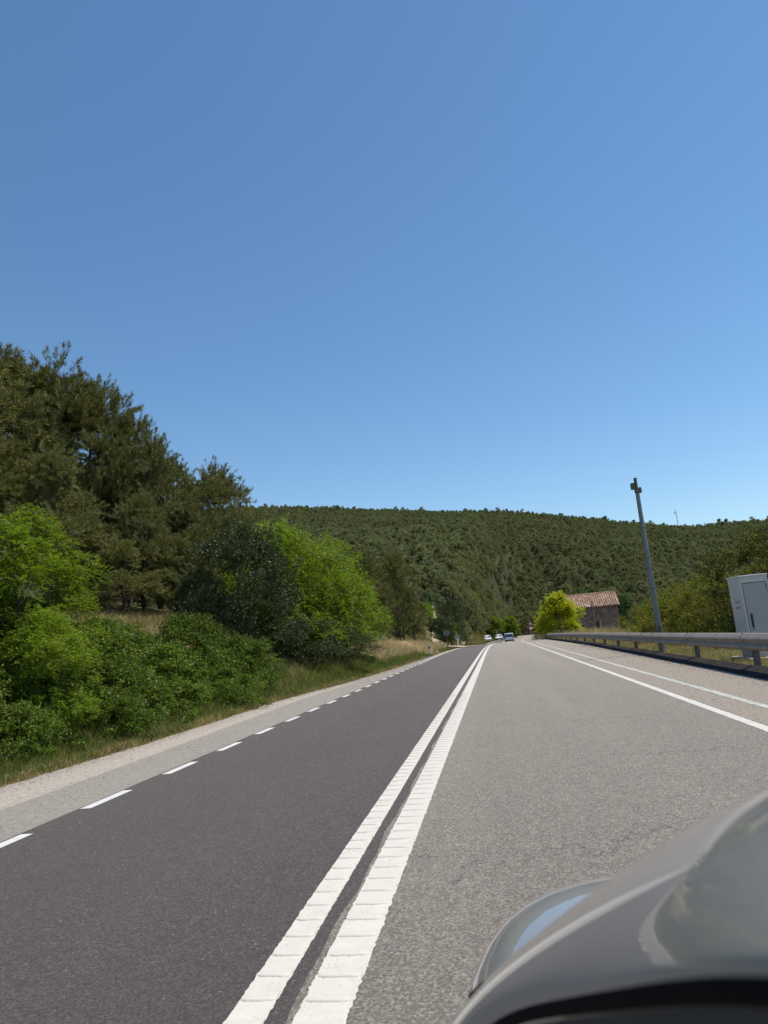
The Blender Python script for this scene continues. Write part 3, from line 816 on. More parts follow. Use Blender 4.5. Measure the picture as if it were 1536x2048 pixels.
def forest(pts, meshes):
    P = np.array(pts)
    z = height(P[:, 0], P[:, 1]) - 0.3
    me = bpy.data.meshes.new('pine_wood')
    me.vertices.add(len(P)); me.vertices.foreach_set('co', np.stack([P[:, 0], P[:, 1], z], -1).astype(np.float32).ravel())
    for nm, arr in (('tree_scale', P[:, 2]), ('tree_turn', rng.uniform(0, 6.28, len(P)))):
        at = me.attributes.new(nm, 'FLOAT', 'POINT'); at.data.foreach_set('value', arr.astype(np.float32))
    k = me.attributes.new('tree_kind', 'INT', 'POINT'); k.data.foreach_set('value', rng.integers(0, len(meshes), len(P)).astype(np.int32))
    o = link('pine_wood', me)
    fill_props(o, 'dense pine wood covering the long hill behind the valley', 'wood', kind='stuff')
    ng = bpy.data.node_groups.new('pine_wood_nodes', 'GeometryNodeTree')
    ng.interface.new_socket('Geometry', in_out='INPUT', socket_type='NodeSocketGeometry')
    ng.interface.new_socket('Geometry', in_out='OUTPUT', socket_type='NodeSocketGeometry')
    N = ng.nodes.new; Lk = ng.links.new
    gi, go = N('NodeGroupInput'), N('NodeGroupOutput')
    def attr(nm, ty):
        a = N('GeometryNodeInputNamedAttribute'); a.data_type = ty; a.inputs['Name'].default_value = nm
        return a.outputs['Attribute']
    sc, tu, kd = attr('tree_scale', 'FLOAT'), attr('tree_turn', 'FLOAT'), attr('tree_kind', 'INT')
    cmb = N('ShaderNodeCombineXYZ'); Lk(tu, cmb.inputs[2])
    rot = N('FunctionNodeEulerToRotation'); Lk(cmb.outputs[0], rot.inputs[0])
    jn = N('GeometryNodeJoinGeometry')
    for i, ms in enumerate(meshes):
        for m in ms:
            src = bpy.data.objects.new('pine_source', m)
            oi = N('GeometryNodeObjectInfo'); oi.inputs[0].default_value = src; oi.inputs['As Instance'].default_value = True
            cmp_ = N('FunctionNodeCompare'); cmp_.data_type = 'INT'; cmp_.operation = 'EQUAL'
            Lk(kd, cmp_.inputs[2]); cmp_.inputs[3].default_value = i
            ip = N('GeometryNodeInstanceOnPoints')
            Lk(gi.outputs[0], ip.inputs['Points']); Lk(cmp_.outputs[0], ip.inputs['Selection'])
            Lk(oi.outputs['Geometry'], ip.inputs['Instance']); Lk(rot.outputs[0], ip.inputs['Rotation']); Lk(sc, ip.inputs['Scale'])
            Lk(ip.outputs[0], jn.inputs[0])
    Lk(jn.outputs[0], go.inputs[0])
    md = o.modifiers.new('trees', 'NODES'); md.node_group = ng
    print('forest', len(P), 'singles', len(singles))
forest(mass, PH)

# --- grasses (nobody could count them)
def grass(name, label, n, sampler, hgt, wid, mat, lean=0.35, seed=1, near=None, clear=None):
    rg = np.random.default_rng(seed)
    x, y = sampler(rg, n)
    hh = rg.uniform(hgt[0], hgt[1], len(x)) * (rg.uniform(0.5, 1, len(x)))
    if clear is not None:
        kp = np.array([near_track(a, b) > clear for a, b in zip(x, y)]); x, y, hh = x[kp], y[kp], hh[kp]
    if near is not None: hh = hh * near(x, y)
    z = height(x, y) - 0.02
    P = np.stack([x, y, z], -1)
    A = unit(np.array([0, 0, 1.0]) + rg.normal(0, lean, (len(x), 3)) * np.array([1, 1, 0.3]))
    S = unit(np.cross(A, rdir(rg, len(x))))
    w = (wid * rg.uniform(0.6, 1.3, len(x)) * np.maximum(1.0, y / 22.0))[:, None]
    bend = unit(A * np.array([1, 1, 0]) + 1e-6) * (hh * 0.22)[:, None]
    mid = P + A * (hh * 0.55)[:, None]
    V = np.stack([P - S * w / 2, P + S * w / 2, mid + S * w * 0.4, mid - S * w * 0.4, P + A * hh[:, None] + bend], 1).reshape(-1, 3)
    b = np.arange(len(x))[:, None] * 5
    o = link(name, np_mesh(name, V, b + np.array([0, 1, 2, 3]), b + np.array([3, 2, 4]), mat))
    return fill_props(o, label, 'grass', kind='stuff')
def verge(lo, hi, y0, y1, pw=1.6):
    def f(rg, n):
        y = y0 + (y1 - y0) * rg.uniform(0, 1, n) ** pw
        d = lo + (hi - lo) * rg.uniform(0, 1, n) ** 1.3
        return road_x(y) + left_edge(y) - d, y
    return f
def rverge(lo, hi, y0, y1, pw=1.6):
    def f(rg, n):
        y = y0 + (y1 - y0) * rg.uniform(0, 1, n) ** pw
        d = lo + (hi - lo) * rg.uniform(0, 1, n)
        return road_x(y) + right_edge(y) + d, y
    return f
grass('verge_grass', 'green grass along the left verge below the brambles', 120000, verge(0.10, 2.4, 6, 62, 1.6), (0.18, 0.44), 0.008, M['grass'], seed=2, near=lambda x, y: np.clip((left_edge(y) - x) * 1.3, 0.4, 1.3))
grass('verge_dry_grass', 'thin yellowed grass fringe at the paving edge', 16000, verge(-0.03, 0.45, 6, 70, 1.5), (0.05, 0.16), 0.006, M['grass_dry'], seed=3)
grass('bank_dry_grass', 'dry straw-coloured grass on the bank under the pines', 30000, verge(3.2, 8.5, 15, 34, 1.0), (0.22, 0.55), 0.011, M['grass_dry'], seed=4)
grass('straw_grass', 'tall pale straw grass between the locust row and the dirt track', 46000, verge(1.3, 8.5, 39, 84, 1.0), (0.5, 1.0), 0.012, M['straw'], seed=5)
grass('far_verge_grass', 'short green grass strip in front of the straw grass', 16000, verge(0.1, 2.2, 36, 84, 1.0), (0.15, 0.32), 0.008, M['grass'], seed=6)
grass('barrier_dry_grass', 'dry grass under and behind the crash barrier', 70000, rverge(0.02, 4.2, 9, 105, 1.7), (0.08, 0.28), 0.007, M['grass_dry'], seed=7)
grass('barrier_green_grass', 'green grass blades mixed into the dry strip behind the barrier', 14000, rverge(0.05, 5.0, 9, 105, 1.7), (0.1, 0.34), 0.007, M['grass'], seed=8)
grass('barrier_tall_grass', 'tall straw stalks in front of the stone house', 9000, rverge(1.2, 5.0, 40, 104, 1.0), (0.5, 1.3), 0.008, M['grass_dry'], seed=9)

def gravel(name, label, n, sampler, size, mat, seed):
    rg = np.random.default_rng(seed)
    x, y, z = sampler(rg, n)
    r = size * rg.uniform(0.4, 1.3, n) * np.maximum(1, y / 16)
    base = np.array([(1, 0, 0), (0, 1, 0), (-1, 0, 0), (0, -1, 0), (0, 0, 0.7), (0, 0, -0.3)], float)
    P = base[None] * r[:, None, None] * rg.uniform(0.6, 1.3, (n, 6, 1)) + np.stack([x, y, z + 0.002], -1)[:, None]
    T = np.array([(0, 1, 4), (1, 2, 4), (2, 3, 4), (3, 0, 4), (1, 0, 5), (2, 1, 5), (3, 2, 5), (0, 3, 5)])
    o = link(name, np_mesh(name, P.reshape(-1, 3), None, (np.arange(n)[:, None, None] * 6 + T[None]).reshape(-1, 3), mat))
    return fill_props(o, label, 'gravel', kind='stuff')
M['pebble'] = mat_leaf('pebbles', [(0.0, (0.12, 0.09, 0.075)), (0.5, (0.30, 0.25, 0.21)), (1.0, (0.46, 0.41, 0.36))], (1, 1, 1), 0.9, 0.0, 0.1, 1.0, 0.2)
def left_grit(rg, n):
    y = 6 + 40 * rg.uniform(0, 1, n) ** 1.7
    d = np.abs(rg.normal(0, 0.16, n)) * np.where(rg.uniform(0, 1, n) < 0.2, 6, 1)
    return left_edge(y) + d, y, road_z(y)
def right_grit(rg, n):
    y = 9 + 40 * rg.uniform(0, 1, n) ** 1.7
    d = np.abs(rg.normal(0, 0.22, n)) * np.where(rg.uniform(0, 1, n) < 0.25, 4, 1)
    return right_edge(y) - 0.40 - d, y, road_z(y)
gravel('verge_gravel', 'loose pebbles along the left paving edge', 5000, left_grit, 0.010, M['pebble'], 21)
gravel('barrier_gravel', 'loose pebbles on the right shoulder before the barrier', 5000, right_grit, 0.011, M['pebble'], 22)
def clumped(side, nc, spread, y0, y1, off):
    def f(rg, n):
        cy = y0 + (y1 - y0) * rg.uniform(0, 1, nc) ** 1.5
        k = rg.integers(0, nc, n)
        y = cy[k] + rg.normal(0, spread, n)
        o_ = rg.normal(0, spread * 0.5, n)
        return (road_x(y) + (left_edge(y) - off + o_ if side < 0 else right_edge(y) + off + o_)), y
    return f
grass('edge_weeds', 'dry weed tufts breaking the left paving edge', 6000, clumped(-1, 60, 0.12, 6, 50, 0.06), (0.08, 0.28), 0.006, M['grass_dry'], lean=0.5, seed=15)
grass('strip_weeds', 'weed tufts growing in front of the dark strip at the barrier foot', 3500, clumped(1, 34, 0.10, 11, 60, -0.42), (0.06, 0.22), 0.006, M['grass_dry'], lean=0.5, seed=16)
grass('dry_stalks', 'tall dry stalks sticking out of the brambles', 900, clumped(-1, 16, 0.22, 8, 30, 1.3), (0.6, 1.1), 0.007, M['grass_dry'], lean=0.3, seed=17)

# straw-covered soil mound
def mound(name, label, x, y, rx, ry, h, mat):
    n, m = 20, 8
    V, Fc = [(0, 0, h)], []
    rg = random.Random(3)
    for j in range(1, m + 1):
        f = j / m
        for i in range(n):
            a = 2 * math.pi * i / n
            k = 1 + 0.12 * math.sin(3 * a + 1) + 0.08 * math.sin(5 * a)
            px, py = rx * f * k * math.cos(a), ry * f * k * math.sin(a)
            V.append((px, py, h * (math.cos(f * math.pi) * 0.5 + 0.5) * (1 + rg.uniform(-.08, .08)) + (hz(x + px, y + py) - hz(x, y) - 0.05) * f))
    for i in range(n): Fc.append((0, 1 + i, 1 + (i + 1) % n))
    for j in range(m - 1):
        for i in range(n): Fc.append((1 + j * n + i, 1 + (j + 1) * n + i, 1 + (j + 1) * n + (i + 1) % n, 1 + j * n + (i + 1) % n))
    o = MB().add(V, Fc, True).build(name, mat); o.location = (x, y, hz(x, y))
    return fill_props(o, label, 'mound')
grass('slope_dry_grass', 'dry grass on the slope beside the oncoming cars', 26000, verge(0.3, 9.0, 84, 200, 1.0), (0.35, 0.9), 0.012, M['grass_dry'], seed=12, clear=1.6)
grass('slope_green_grass', 'green weeds on the slope beside the oncoming cars', 22000, verge(0.3, 9.0, 84, 200, 1.0), (0.35, 0.9), 0.014, M['grass'], seed=13, clear=1.6)
grass('mound_straw', 'straw stalks lying over the tan mound', 5000, lambda rg, n: (-7.2 + rg.normal(0, 0.9, n), 56 + rg.normal(0, 1.1, n)), (0.9, 1.4), 0.010, M['straw'], lean=0.5, seed=14)
mound('soil_mound', 'rounded tan mound of straw and soil beside the road', -7.2, 56, 1.9, 2.4, 0.95, M['cut_soil'])

# ------------------------------------------------------------------ built things: materials
M['galv'] = mat_plain('galvanised_steel', (0.29, 0.25, 0.21), 0.75, 0.05, var=0.18, scale=3, bump=0.05)
M['galv_dark'] = mat_plain('weathered_steel_post', (0.14, 0.12, 0.105), 0.75, 0.2, var=0.25, scale=5, bump=0.1)
M['pole'] = mat_plain('grey_green_pole_paint', (0.17, 0.19, 0.18), 0.5, 0.2, var=0.15, scale=2, bump=0.05)
M['cabinet'] = mat_plain('cabinet_grey_paint', (0.60, 0.565, 0.53), 0.45, 0.0, var=0.07, scale=2.0)
M['cabinet_door'] = mat_plain('cabinet_door_paint', (0.40, 0.38, 0.365), 0.45, 0.0, var=0.06, scale=2.5)
M['black'] = mat_plain('black_plastic', (0.012, 0.012, 0.013), 0.4, var=0.2)
M['rubber'] = mat_plain('tyre_rubber', (0.018, 0.018, 0.018), 0.85, var=0.2)
M['concrete'] = mat_plain('concrete_slab', (0.38, 0.31, 0.27), 0.9, var=0.2, scale=3, bump=0.3)
M['white_plastic'] = mat_plain('white_plastic', (0.75, 0.75, 0.73), 0.5, var=0.06)
M['red'] = mat_plain('red_sign_paint', (0.42, 0.02, 0.025), 0.45, var=0.1)
M['white_sign'] = mat_plain('white_sign_paint', (0.72, 0.72, 0.72), 0.45, var=0.05)
M['sign_back'] = mat_plain('sign_back_metal', (0.22, 0.235, 0.25), 0.5, 0.4, var=0.1)
M['amber'] = mat_plain('amber_reflector', (0.40, 0.21, 0.05), 0.3, var=0.1)
M['wood'] = mat_plain('weathered_wood', (0.20, 0.14, 0.09), 0.9, var=0.35, scale=8, bump=0.4)
M['glass_dark'] = mat_plain('dark_window_glass', (0.015, 0.018, 0.02), 0.06, var=0.1, spec=0.8)
M['car_white'] = mat_plain('white_car_paint', (0.78, 0.78, 0.77), 0.25, var=0.03, coat=1.0)
M['car_silver'] = mat_plain('blue_grey_car_paint', (0.62, 0.65, 0.65), 0.3, 0.4, var=0.05, coat=1.0)
M['lamp_glass'] = mat_plain('lamp_glass', (0.6, 0.6, 0.6), 0.1, var=0.05)
M['tail'] = mat_plain('tail_lamp_red', (0.30, 0.012, 0.012), 0.2, var=0.1)
M['rim'] = mat_plain('wheel_rim', (0.35, 0.35, 0.36), 0.35, 0.7, var=0.1)

def mat_own_paint():
    t = NT('grey_metallic_car_paint'); o = t.obj()
    n = t.noise(o, 900, 2)
    c = t.ramp(n, [(0.3, (0.25, 0.24, 0.225)), (0.7, (0.31, 0.30, 0.28))])
    b = t.n('ShaderNodeBsdfPrincipled')
    t.l(c, b.inputs['Base Color'])
    b.inputs['Metallic'].default_value = 0.25
    b.inputs['Roughness'].default_value = 0.42
    b.inputs['Coat Weight'].default_value = 1.0
    b.inputs['Coat Roughness'].default_value = 0.02
    b.inputs['Coat IOR'].default_value = 1.55
    return t.done(b.outputs[0])
M['own_paint'] = mat_own_paint()

def mat_stone():
    t = NT('rubble_stone_wall'); o = t.obj()
    sc = t.mapping(o, (1.0, 1.0, 1.7))
    v = t.voro(sc, 2.6)
    sp = t.n('ShaderNodeSeparateColor'); t.l(v, sp.inputs[0])
    c = t.ramp(sp.outputs[0], [(0.0, (0.16, 0.065, 0.045)), (0.4, (0.27, 0.125, 0.085)), (0.75, (0.36, 0.20, 0.14)), (1.0, (0.44, 0.33, 0.25))])
    e = t.voro(sc, 2.6, 'DISTANCE_TO_EDGE', 'Distance')
    c = t.mix(t.ramp(e, [(0.02, 1.0), (0.07, 0.0)]), c, (0.30, 0.24, 0.19))
    c = t.mix(t.math('MULTIPLY', t.noise(o, 0.6, 5, 0.7), 0.5), c, (0.16, 0.10, 0.085))
    return t.done(t.principled(c, 0.95, 0, t.bump(e, 0.8, 0.05), 0.1))
M['stone'] = mat_stone()
M['render_patch'] = mat_plain('patched_render', (0.20, 0.155, 0.13), 0.95, var=0.3, scale=2, bump=0.4)
def mat_tile():
    t = NT('clay_roof_tile'); o = t.obj()
    g = t.geo()
    s = t.voro(t.mapping(o, (4.0, 2.6, 2.6)), 1.0)
    sp = t.n('ShaderNodeSeparateColor'); t.l(s, sp.inputs[0])
    c = t.ramp(sp.outputs[0], [(0.0, (0.20, 0.11, 0.075)), (0.5, (0.31, 0.19, 0.13)), (0.8, (0.41, 0.29, 0.205)), (1.0, (0.50, 0.41, 0.31))])
    c = t.mix(t.math('MULTIPLY', t.noise(o, 0.8, 5, 0.7), 0.5), c, (0.2, 0.14, 0.10))
    return t.done(t.principled(c, 0.9, 0, None, 0.15))
M['tile'] = mat_tile()

# ------------------------------------------------------------------ crash barriers
W_PROFILE = [(0.02, 0.0), (-0.012, -0.005), (-0.085, -0.105), (-0.102, -0.14), (-0.095, -0.175), (-0.045, -0.215), (-0.034, -0.25), (-0.045, -0.285), (-0.095, -0.335), (-0.102, -0.37), (-0.088, -0.41), (-0.03, -0.455), (-0.01, -0.462)]
def beam(y0, y1, xf, zf, proud=0.0, n=8, thick=0.006, scale=1.0):
    V, Fc = [], []
    m = len(W_PROFILE)
    ys = np.linspace(y0, y1, n)
    for y in ys:
        x, z = xf(y) - proud, zf(y)
        for (px, pz) in W_PROFILE: V.append((x + px * scale, y, z + pz * scale * 0.78))
        for (px, pz) in reversed(W_PROFILE): V.append((x + px * scale + thick, y, z + pz * scale * 0.78))
    k = 2 * m
    for i in range(n - 1):
        for j in range(k):
            j2 = (j + 1) % k
            Fc.append((i * k + j, (i + 1) * k + j, (i + 1) * k + j2, i * k + j2))
    Fc.append(tuple(range(k))); Fc.append(tuple(range(n * k - 1, (n - 1) * k - 1, -1)))
    mb = MB().add(V, Fc, True)
    return mb
def shade_auto(o, ang=0.6):
    me = o.data
    bm = bmesh.new(); bm.from_mesh(me)
    for e in bm.edges:
        if len(e.link_faces) == 2 and e.calc_face_angle(0) > ang: e.smooth = False
    bm.to_mesh(me); bm.free()

def bx(y): return float(road_x(y) + right_edge(y)) - 0.06
def bz(y): return float(road_z(y) + np.interp(y, [0, 15, 28, 60, 105], [0.86, 0.85, 0.80, 0.70, 0.68]))
bar = thing('crash_barrier', 'long galvanised crash barrier along the right shoulder', 'crash barrier', (bx(11.7), 11.7, 0))
bar_loc = Vector((bx(11.7), 11.7, 0))
def sub(o, root_loc): o.location = o.location - root_loc; return o
PS = 4.95
for i in range(20):
    y0 = 6.75 + PS * i
    p = sub(beam(y0, y0 + PS + 0.18, bx, bz, 0.004 * (i % 2)).build('rail_panel', M['galv'], bar), bar_loc); shade_auto(p)
    # splice bolts
    mb = MB()
    for dz_ in (-0.012, -0.066, -0.18, -0.292):
        for dy in (0.05, 0.13):
            px = np.interp(-dz_ / 0.78, [-a[1] for a in W_PROFILE], [a[0] for a in W_PROFILE])
            mb.disc((bx(y0) + px - 0.008, y0 + dy, bz(y0) + dz_), (1, 0, 0.7 if dz_ > -0.05 else 0), 0.013, 0.022, 8)
    sub(mb.build('splice_bolts', M['galv_dark'], bar), bar_loc)
post_me = MB().box((0.0, -0.045, 0.0), (0.09, 0.008, 1.0)).box((0.0, 0.045, 0.0), (0.09, 0.008, 1.0)).box((-0.041, 0.0, 0), (0.008, 0.082, 1.0)).box((0.0, 0, 0.497), (0.088, 0.08, 0.006)).mesh('post', M['galv_dark'])
for i in range(20):
    y = 11.72 + PS * i
    g = hz(bx(y) + 0.17, y) - 0.15
    top = bz(y) - 0.04
    p = link('post', post_me, bar)
    p.location = Vector((bx(y) + 0.15, y, (g + top) / 2)) - bar_loc
    p.scale = (1.25, 1.35, top - g); p.rotation_euler = (rad(random.uniform(-1.2, 1.2)), rad(random.uniform(-1, 1)), rad(random.uniform(-4, 4)))
    s = MB().box((bx(y) + 0.055, y, bz(y) - 0.18), (0.13, 0.09, 0.13)).build('spacer', M['galv_dark'], bar); sub(s, bar_loc)
    if i % 2 == 0:
        r = MB().tube([(bx(y) - 0.02, y - 0.035, bz(y) - 0.18), (bx(y) - 0.055, y - 0.035, bz(y) - 0.18)], [0.04, 0.03], 10).build('reflector', M['amber'], bar); sub(r, bar_loc)
M['strip_dark'] = mat_plain('near_black_matte', (0.028, 0.024, 0.022), 0.9, var=0.4, scale=4, bump=0.4, spec=0.1)  # low near-black strip along the barrier foot, sloping towards the road
for i in range(20):
    y0 = 6.75 + PS * i
    n_ = 6; ys_ = np.linspace(y0, y0 + PS - 0.01, n_)
    ht = 0.13 + 0.02 * (i % 3 == 1)
    V, Fc = [], []
    for y in ys_:
        x, z = bx(y) + 0.05, hz(bx(y) + 0.3, y)
        e_ = 0.03 * (i % 2) + random.uniform(-.015, .015)
        for (ox, oz) in ((0.03, z - 0.12), (0.03, z + ht), (-0.05, z + ht - 0.01), (-0.30 - e_, z + 0.035), (-0.40 - e_, z - 0.06)): V.append((x + ox, y, oz))
    for a in range(n_ - 1):
        for b in range(5): Fc.append((a * 5 + b, a * 5 + (b + 1) % 5, a * 5 + 5 + (b + 1) % 5, a * 5 + 5 + b))
    Fc += [(0, 1, 2, 3, 4), tuple(range(n_ * 5 - 1, n_ * 5 - 6, -1))]
    sub(MB().add(V, Fc).build('dark_strip', M['strip_dark'], bar), bar_loc)
def zend(y): return bz(105.6) - (y - 105.6) * 0.17
t_ = sub(beam(105.6, 109.2, bx, zend).build('end_terminal', M['galv'], bar), bar_loc)

def b2x(y): return float(road_x(y)) + 5.5
def b2z(y): return float(road_z(y)) + 0.72
bar2 = thing('crash_barrier', 'distant crash barrier following the bend beyond the first one', 'crash barrier', (b2x(124), 124, float(road_z(124))))
b2 = Vector((b2x(124), 124, float(road_z(124))))
for i in range(14):
    y0 = 124 + 10 * i
    p = sub(beam(y0, y0 + 10.1, b2x, b2z, 0.004 * (i % 2)).build('rail_panel', M['galv'], bar2), b2)
for i in range(34):
    y = 125 + 4 * i
    p = link('post', post_me, bar2); p.location = Vector((b2x(y) + 0.12, y, b2z(y) - 0.45)) - b2; p.scale = (1.3, 1.3, 0.9)
e_ = MB().bbox((b2x(124) - 0.05, 123.8, float(road_z(124)) + 0.38), (0.5, 0.16, 0.72), 0.03).build('end_marker', mat_plain('faded_red_marker', (0.36, 0.20, 0.17), 0.6), bar2); sub(e_, b2)

# small white guard rail on the left by the track mouth
gr = thing('guard_rail', 'short white guard rail end by the dirt track mouth', 'guard rail', (-4.55, 99, float(road_z(99))))
for k in range(2):
    MB().tube([(0.0 - 0.28 * k, 0, 0.0), (0.25 - 0.28 * k, 1.2, 0.62), (0.3 - 0.28 * k, 3.5, 0.62)], 0.05, 8).build('rail', M['white_plastic'], gr)
MB().box((0.14, 2.4, 0.25), (0.06, 0.06, 0.7)).build('post', M['galv_dark'], gr)

# ------------------------------------------------------------------ tall roadside pole
px_, py_ = 6.22, 29.0
pz_ = hz(px_, py_)
pole = thing('camera_pole', 'tall tapered grey-green steel pole with small sensor heads on top', 'pole', (px_, py_, pz_))
TOP = 6.86 - pz_
MB().tube([(0, 0, -0.2), (0, 0, TOP - 0.55)], [0.128, 0.078], 8, True, False).build('shaft', M['pole'], pole)
MB().tube([(0, 0, TOP - 0.56), (0, 0, TOP)], [0.062, 0.062], 12).tube([(0, 0, TOP - 0.03), (0, 0, TOP + 0.005)], [0.07, 0.07], 12).build('top_tube', M['galv_dark'], pole)
MB().bbox((-0.14, 0.0, TOP - 0.32), (0.14, 0.2, 0.26), 0.02).box((-0.06, 0, TOP - 0.32), (0.06, 0.06, 0.1)).build('sensor_head', M['galv_dark'], pole)
MB().bbox((0.11, 0.0, TOP - 0.50), (0.12, 0.18, 0.22), 0.02).build('sensor_head', M['galv_dark'], pole)
MB().tube([(0, 0, TOP - 0.60), (0, 0, TOP - 0.42)], [0.10, 0.10], 10, True, False).build('clamp', M['galv_dark'], pole)
MB().bbox((0, 0, 0.02), (0.42, 0.42, 0.05), 0.01).build('base_plate', M['galv_dark'], pole)
for zz in (2.4, 3.6, 4.8):
    rr_ = 0.128 - 0.05 * (zz + 0.2) / (TOP - 0.35)
    MB().tube([(0, 0, zz), (0, 0, zz + 0.03)], [rr_ + 0.004, rr_ + 0.004], 8, True, False).build('cable_band', M['galv_dark'], pole)
MB().box((0.0, -0.125, 0.8), (0.1, 0.02, 0.34)).build('hatch', M['galv_dark'], pole)

# ------------------------------------------------------------------ cabinet
cxx, cyy = 6.86, 20.5
cz = hz(cxx, cyy) - 0.02
cab = thing('utility_cabinet', 'pale grey roadside utility cabinet with a black door handle', 'cabinet', (cxx, cyy, cz))
Wc, Dc = 0.70, 0.95
MB().bbox((0, 0, 0.16), (Wc - 0.05, Dc - 0.05, 0.36), 0.01).build('plinth', M['cabinet_door'], cab)
ZB, ZT = 0.36, 2.16
mb = MB().box((-Wc / 2 + 0.02, 0, (ZB + ZT) / 2), (0.04, Dc, ZT - ZB)).box((Wc / 2 - 0.02, 0, (ZB + ZT) / 2), (0.04, Dc, ZT - ZB))
mb.box((0, Dc / 2 - 0.02, (ZB + ZT) / 2), (Wc - 0.08, 0.036, ZT - ZB)).box((0, 0, ZB + 0.02), (Wc - 0.08, Dc - 0.04, 0.036))
mb.box((0, -Dc / 2 + 0.03, ZT - 0.075), (Wc - 0.08, 0.05, 0.15)).box((0, -Dc / 2 + 0.03, ZB + 0.04), (Wc - 0.08, 0.05, 0.08))
mb.build('housing', M['cabinet'], cab)
MB().bbox((0, 0, ZT + 0.025), (Wc + 0.03, Dc + 0.04, 0.045), 0.012).build('lid', M['cabinet'], cab)
for yy_ in (-0.3, 0.25):
    MB().bbox((0.02, yy_, ZT + 0.055), (0.3, 0.09, 0.02), 0.006).build('lifting_plate', M['galv_dark'], cab)
door = MB().bbox((0.005, -Dc / 2 + 0.025, (ZB + ZT) / 2 - 0.035), (Wc - 0.105, 0.03, ZT - ZB - 0.26), 0.006).build('door', M['cabinet_door'], cab)
MB().bbox((-0.2, -Dc / 2 - 0.002, 1.02), (0.05, 0.028, 0.36), 0.012).build('handle', M['black'], door)
MB().disc((-0.2, -Dc / 2 - 0.006, 0.80), (0, 1, 0), 0.018, 0.02, 12).build('lock', M['galv_dark'], door)
MB().box((0, -Dc / 2 + 0.012, ZB + 0.085), (Wc - 0.09, 0.012, 0.012)).box((-Wc / 2 + 0.047, -Dc / 2 + 0.012, 1.26), (0.012, 0.012, 1.6)).build('door_gasket', M['black'], cab)
for zz in (0.62, 1.25, 1.9):
    MB().tube([(Wc / 2 - 0.055, -Dc / 2 + 0.0, zz - 0.05), (Wc / 2 - 0.055, -Dc / 2 + 0.0, zz + 0.05)], 0.014, 8).build('hinge', M['galv_dark'], cab)
for zz in (1.55, 1.40):
    for k in range(3): MB().box((-Wc / 2 - 0.002, -0.05, zz - 0.018 * k), (0.01, 0.34, 0.007)).build('vent_slot', M['galv_dark'], cab)
MB().bbox((0.75, -0.1, 0.03), (2.6, 1.7, 0.1), 0.02).build('slab', M['concrete'], cab)

# ------------------------------------------------------------------ stone house
hx0, hx1, hy0, dep = 8.6, 18.6, 112.0, 7.0
house = thing('stone_house', 'old reddish stone house with clay tile roof behind the yellow-green tree', 'house', (13.6, hy0, -3.0), rad(-3))
Wd = hx1 - hx0
EV, RD = 6.72, 8.62                     # eave and ridge above the base
wp = []
# front wall built round its openings
def wall_with_holes(W, Hh, holes, y, th):
    xs_ = sorted({-W / 2, W / 2, *[h[0] for h in holes], *[h[1] for h in holes]})
    zs_ = sorted({0.0, Hh, *[h[2] for h in holes], *[h[3] for h in holes]})
    mb = MB()
    for a, b in zip(xs_[:-1], xs_[1:]):
        for c, d in zip(zs_[:-1], zs_[1:]):
            mx, mz = (a + b) / 2, (c + d) / 2
            if any(h[0] < mx < h[1] and h[2] < mz < h[3] for h in holes): continue
            mb.box((mx, y + th / 2, mz), (b - a, th, d - c))
    return mb
holes = [(1.35, 2.05, 3.15, 4.35), (-1.6, -0.9, 3.2, 4.3), (0.35, 1.15, 5.55, 6.35), (1.9, 2.7, 5.55, 6.35), (3.3, 4.1, 5.55, 6.35)]
wall_with_holes(Wd, EV, holes, 0.0, 0.5).build('front_wall', M['stone'], house)
mb = MB()
for sx in (-1, 1):
    x0_ = sx * Wd / 2
    mb.add([(x0_, 0.5, 0), (x0_, dep, 0), (x0_, dep, EV), (x0_, dep / 2, RD - 0.1), (x0_, 0.5, EV + 0.25),
            (x0_ - sx * 0.5, 0.5, 0), (x0_ - sx * 0.5, dep, 0), (x0_ - sx * 0.5, dep, EV), (x0_ - sx * 0.5, dep / 2, RD - 0.1), (x0_ - sx * 0.5, 0.5, EV + 0.25)],
           [(0, 1, 2, 3, 4), (9, 8, 7, 6, 5), (0, 5, 6, 1), (1, 6, 7, 2), (2, 7, 8, 3), (3, 8, 9, 4), (4, 9, 5, 0)])
mb.build('gable_walls', M['stone'], house)
MB().box((0, dep - 0.25, EV / 2), (Wd - 1.02, 0.5, EV)).build('rear_wall', M['stone'], house)
for i, h in enumerate(holes):
    cxh, czh, w_, hh_ = (h[0] + h[1]) / 2, (h[2] + h[3]) / 2, h[1] - h[0], h[3] - h[2]
    if i < 2:
        w = MB().box((cxh, 0.3, czh), (w_, 0.02, hh_)).build('window', M['glass_dark'], house)
        fr = MB()
        for sx in (-1, 1): fr.box((cxh + sx * (w_ / 2 - 0.04), 0.26, czh), (0.08, 0.06, hh_))
        fr.box((cxh, 0.26, czh + hh_ / 2 - 0.04), (w_ - 0.16, 0.06, 0.08)).box((cxh, 0.26, czh - hh_ / 2 + 0.04), (w_ - 0.16, 0.06, 0.08))
        fr.build('window_frame', M['wood'], w)
        MB().box((cxh + w_ / 2 + 0.12, -0.012, czh), (0.22, 0.03, hh_ + 0.2)).build('jamb', mat_plain('pale_jamb', (0.42, 0.36, 0.30), 0.9), w)
    else:
        MB().box((cxh, 0.12, czh), (w_, 0.1, hh_)).build('blocked_window', M['render_patch'], house)
MB().bbox((2.25, -0.012, 6.35 + 0.12), (5.4, 0.03, 0.12), 0.008).build('eave_band', M['render_patch'], house)
sl = math.atan2(RD - EV, dep / 2)
mb = MB()
OV = 0.35
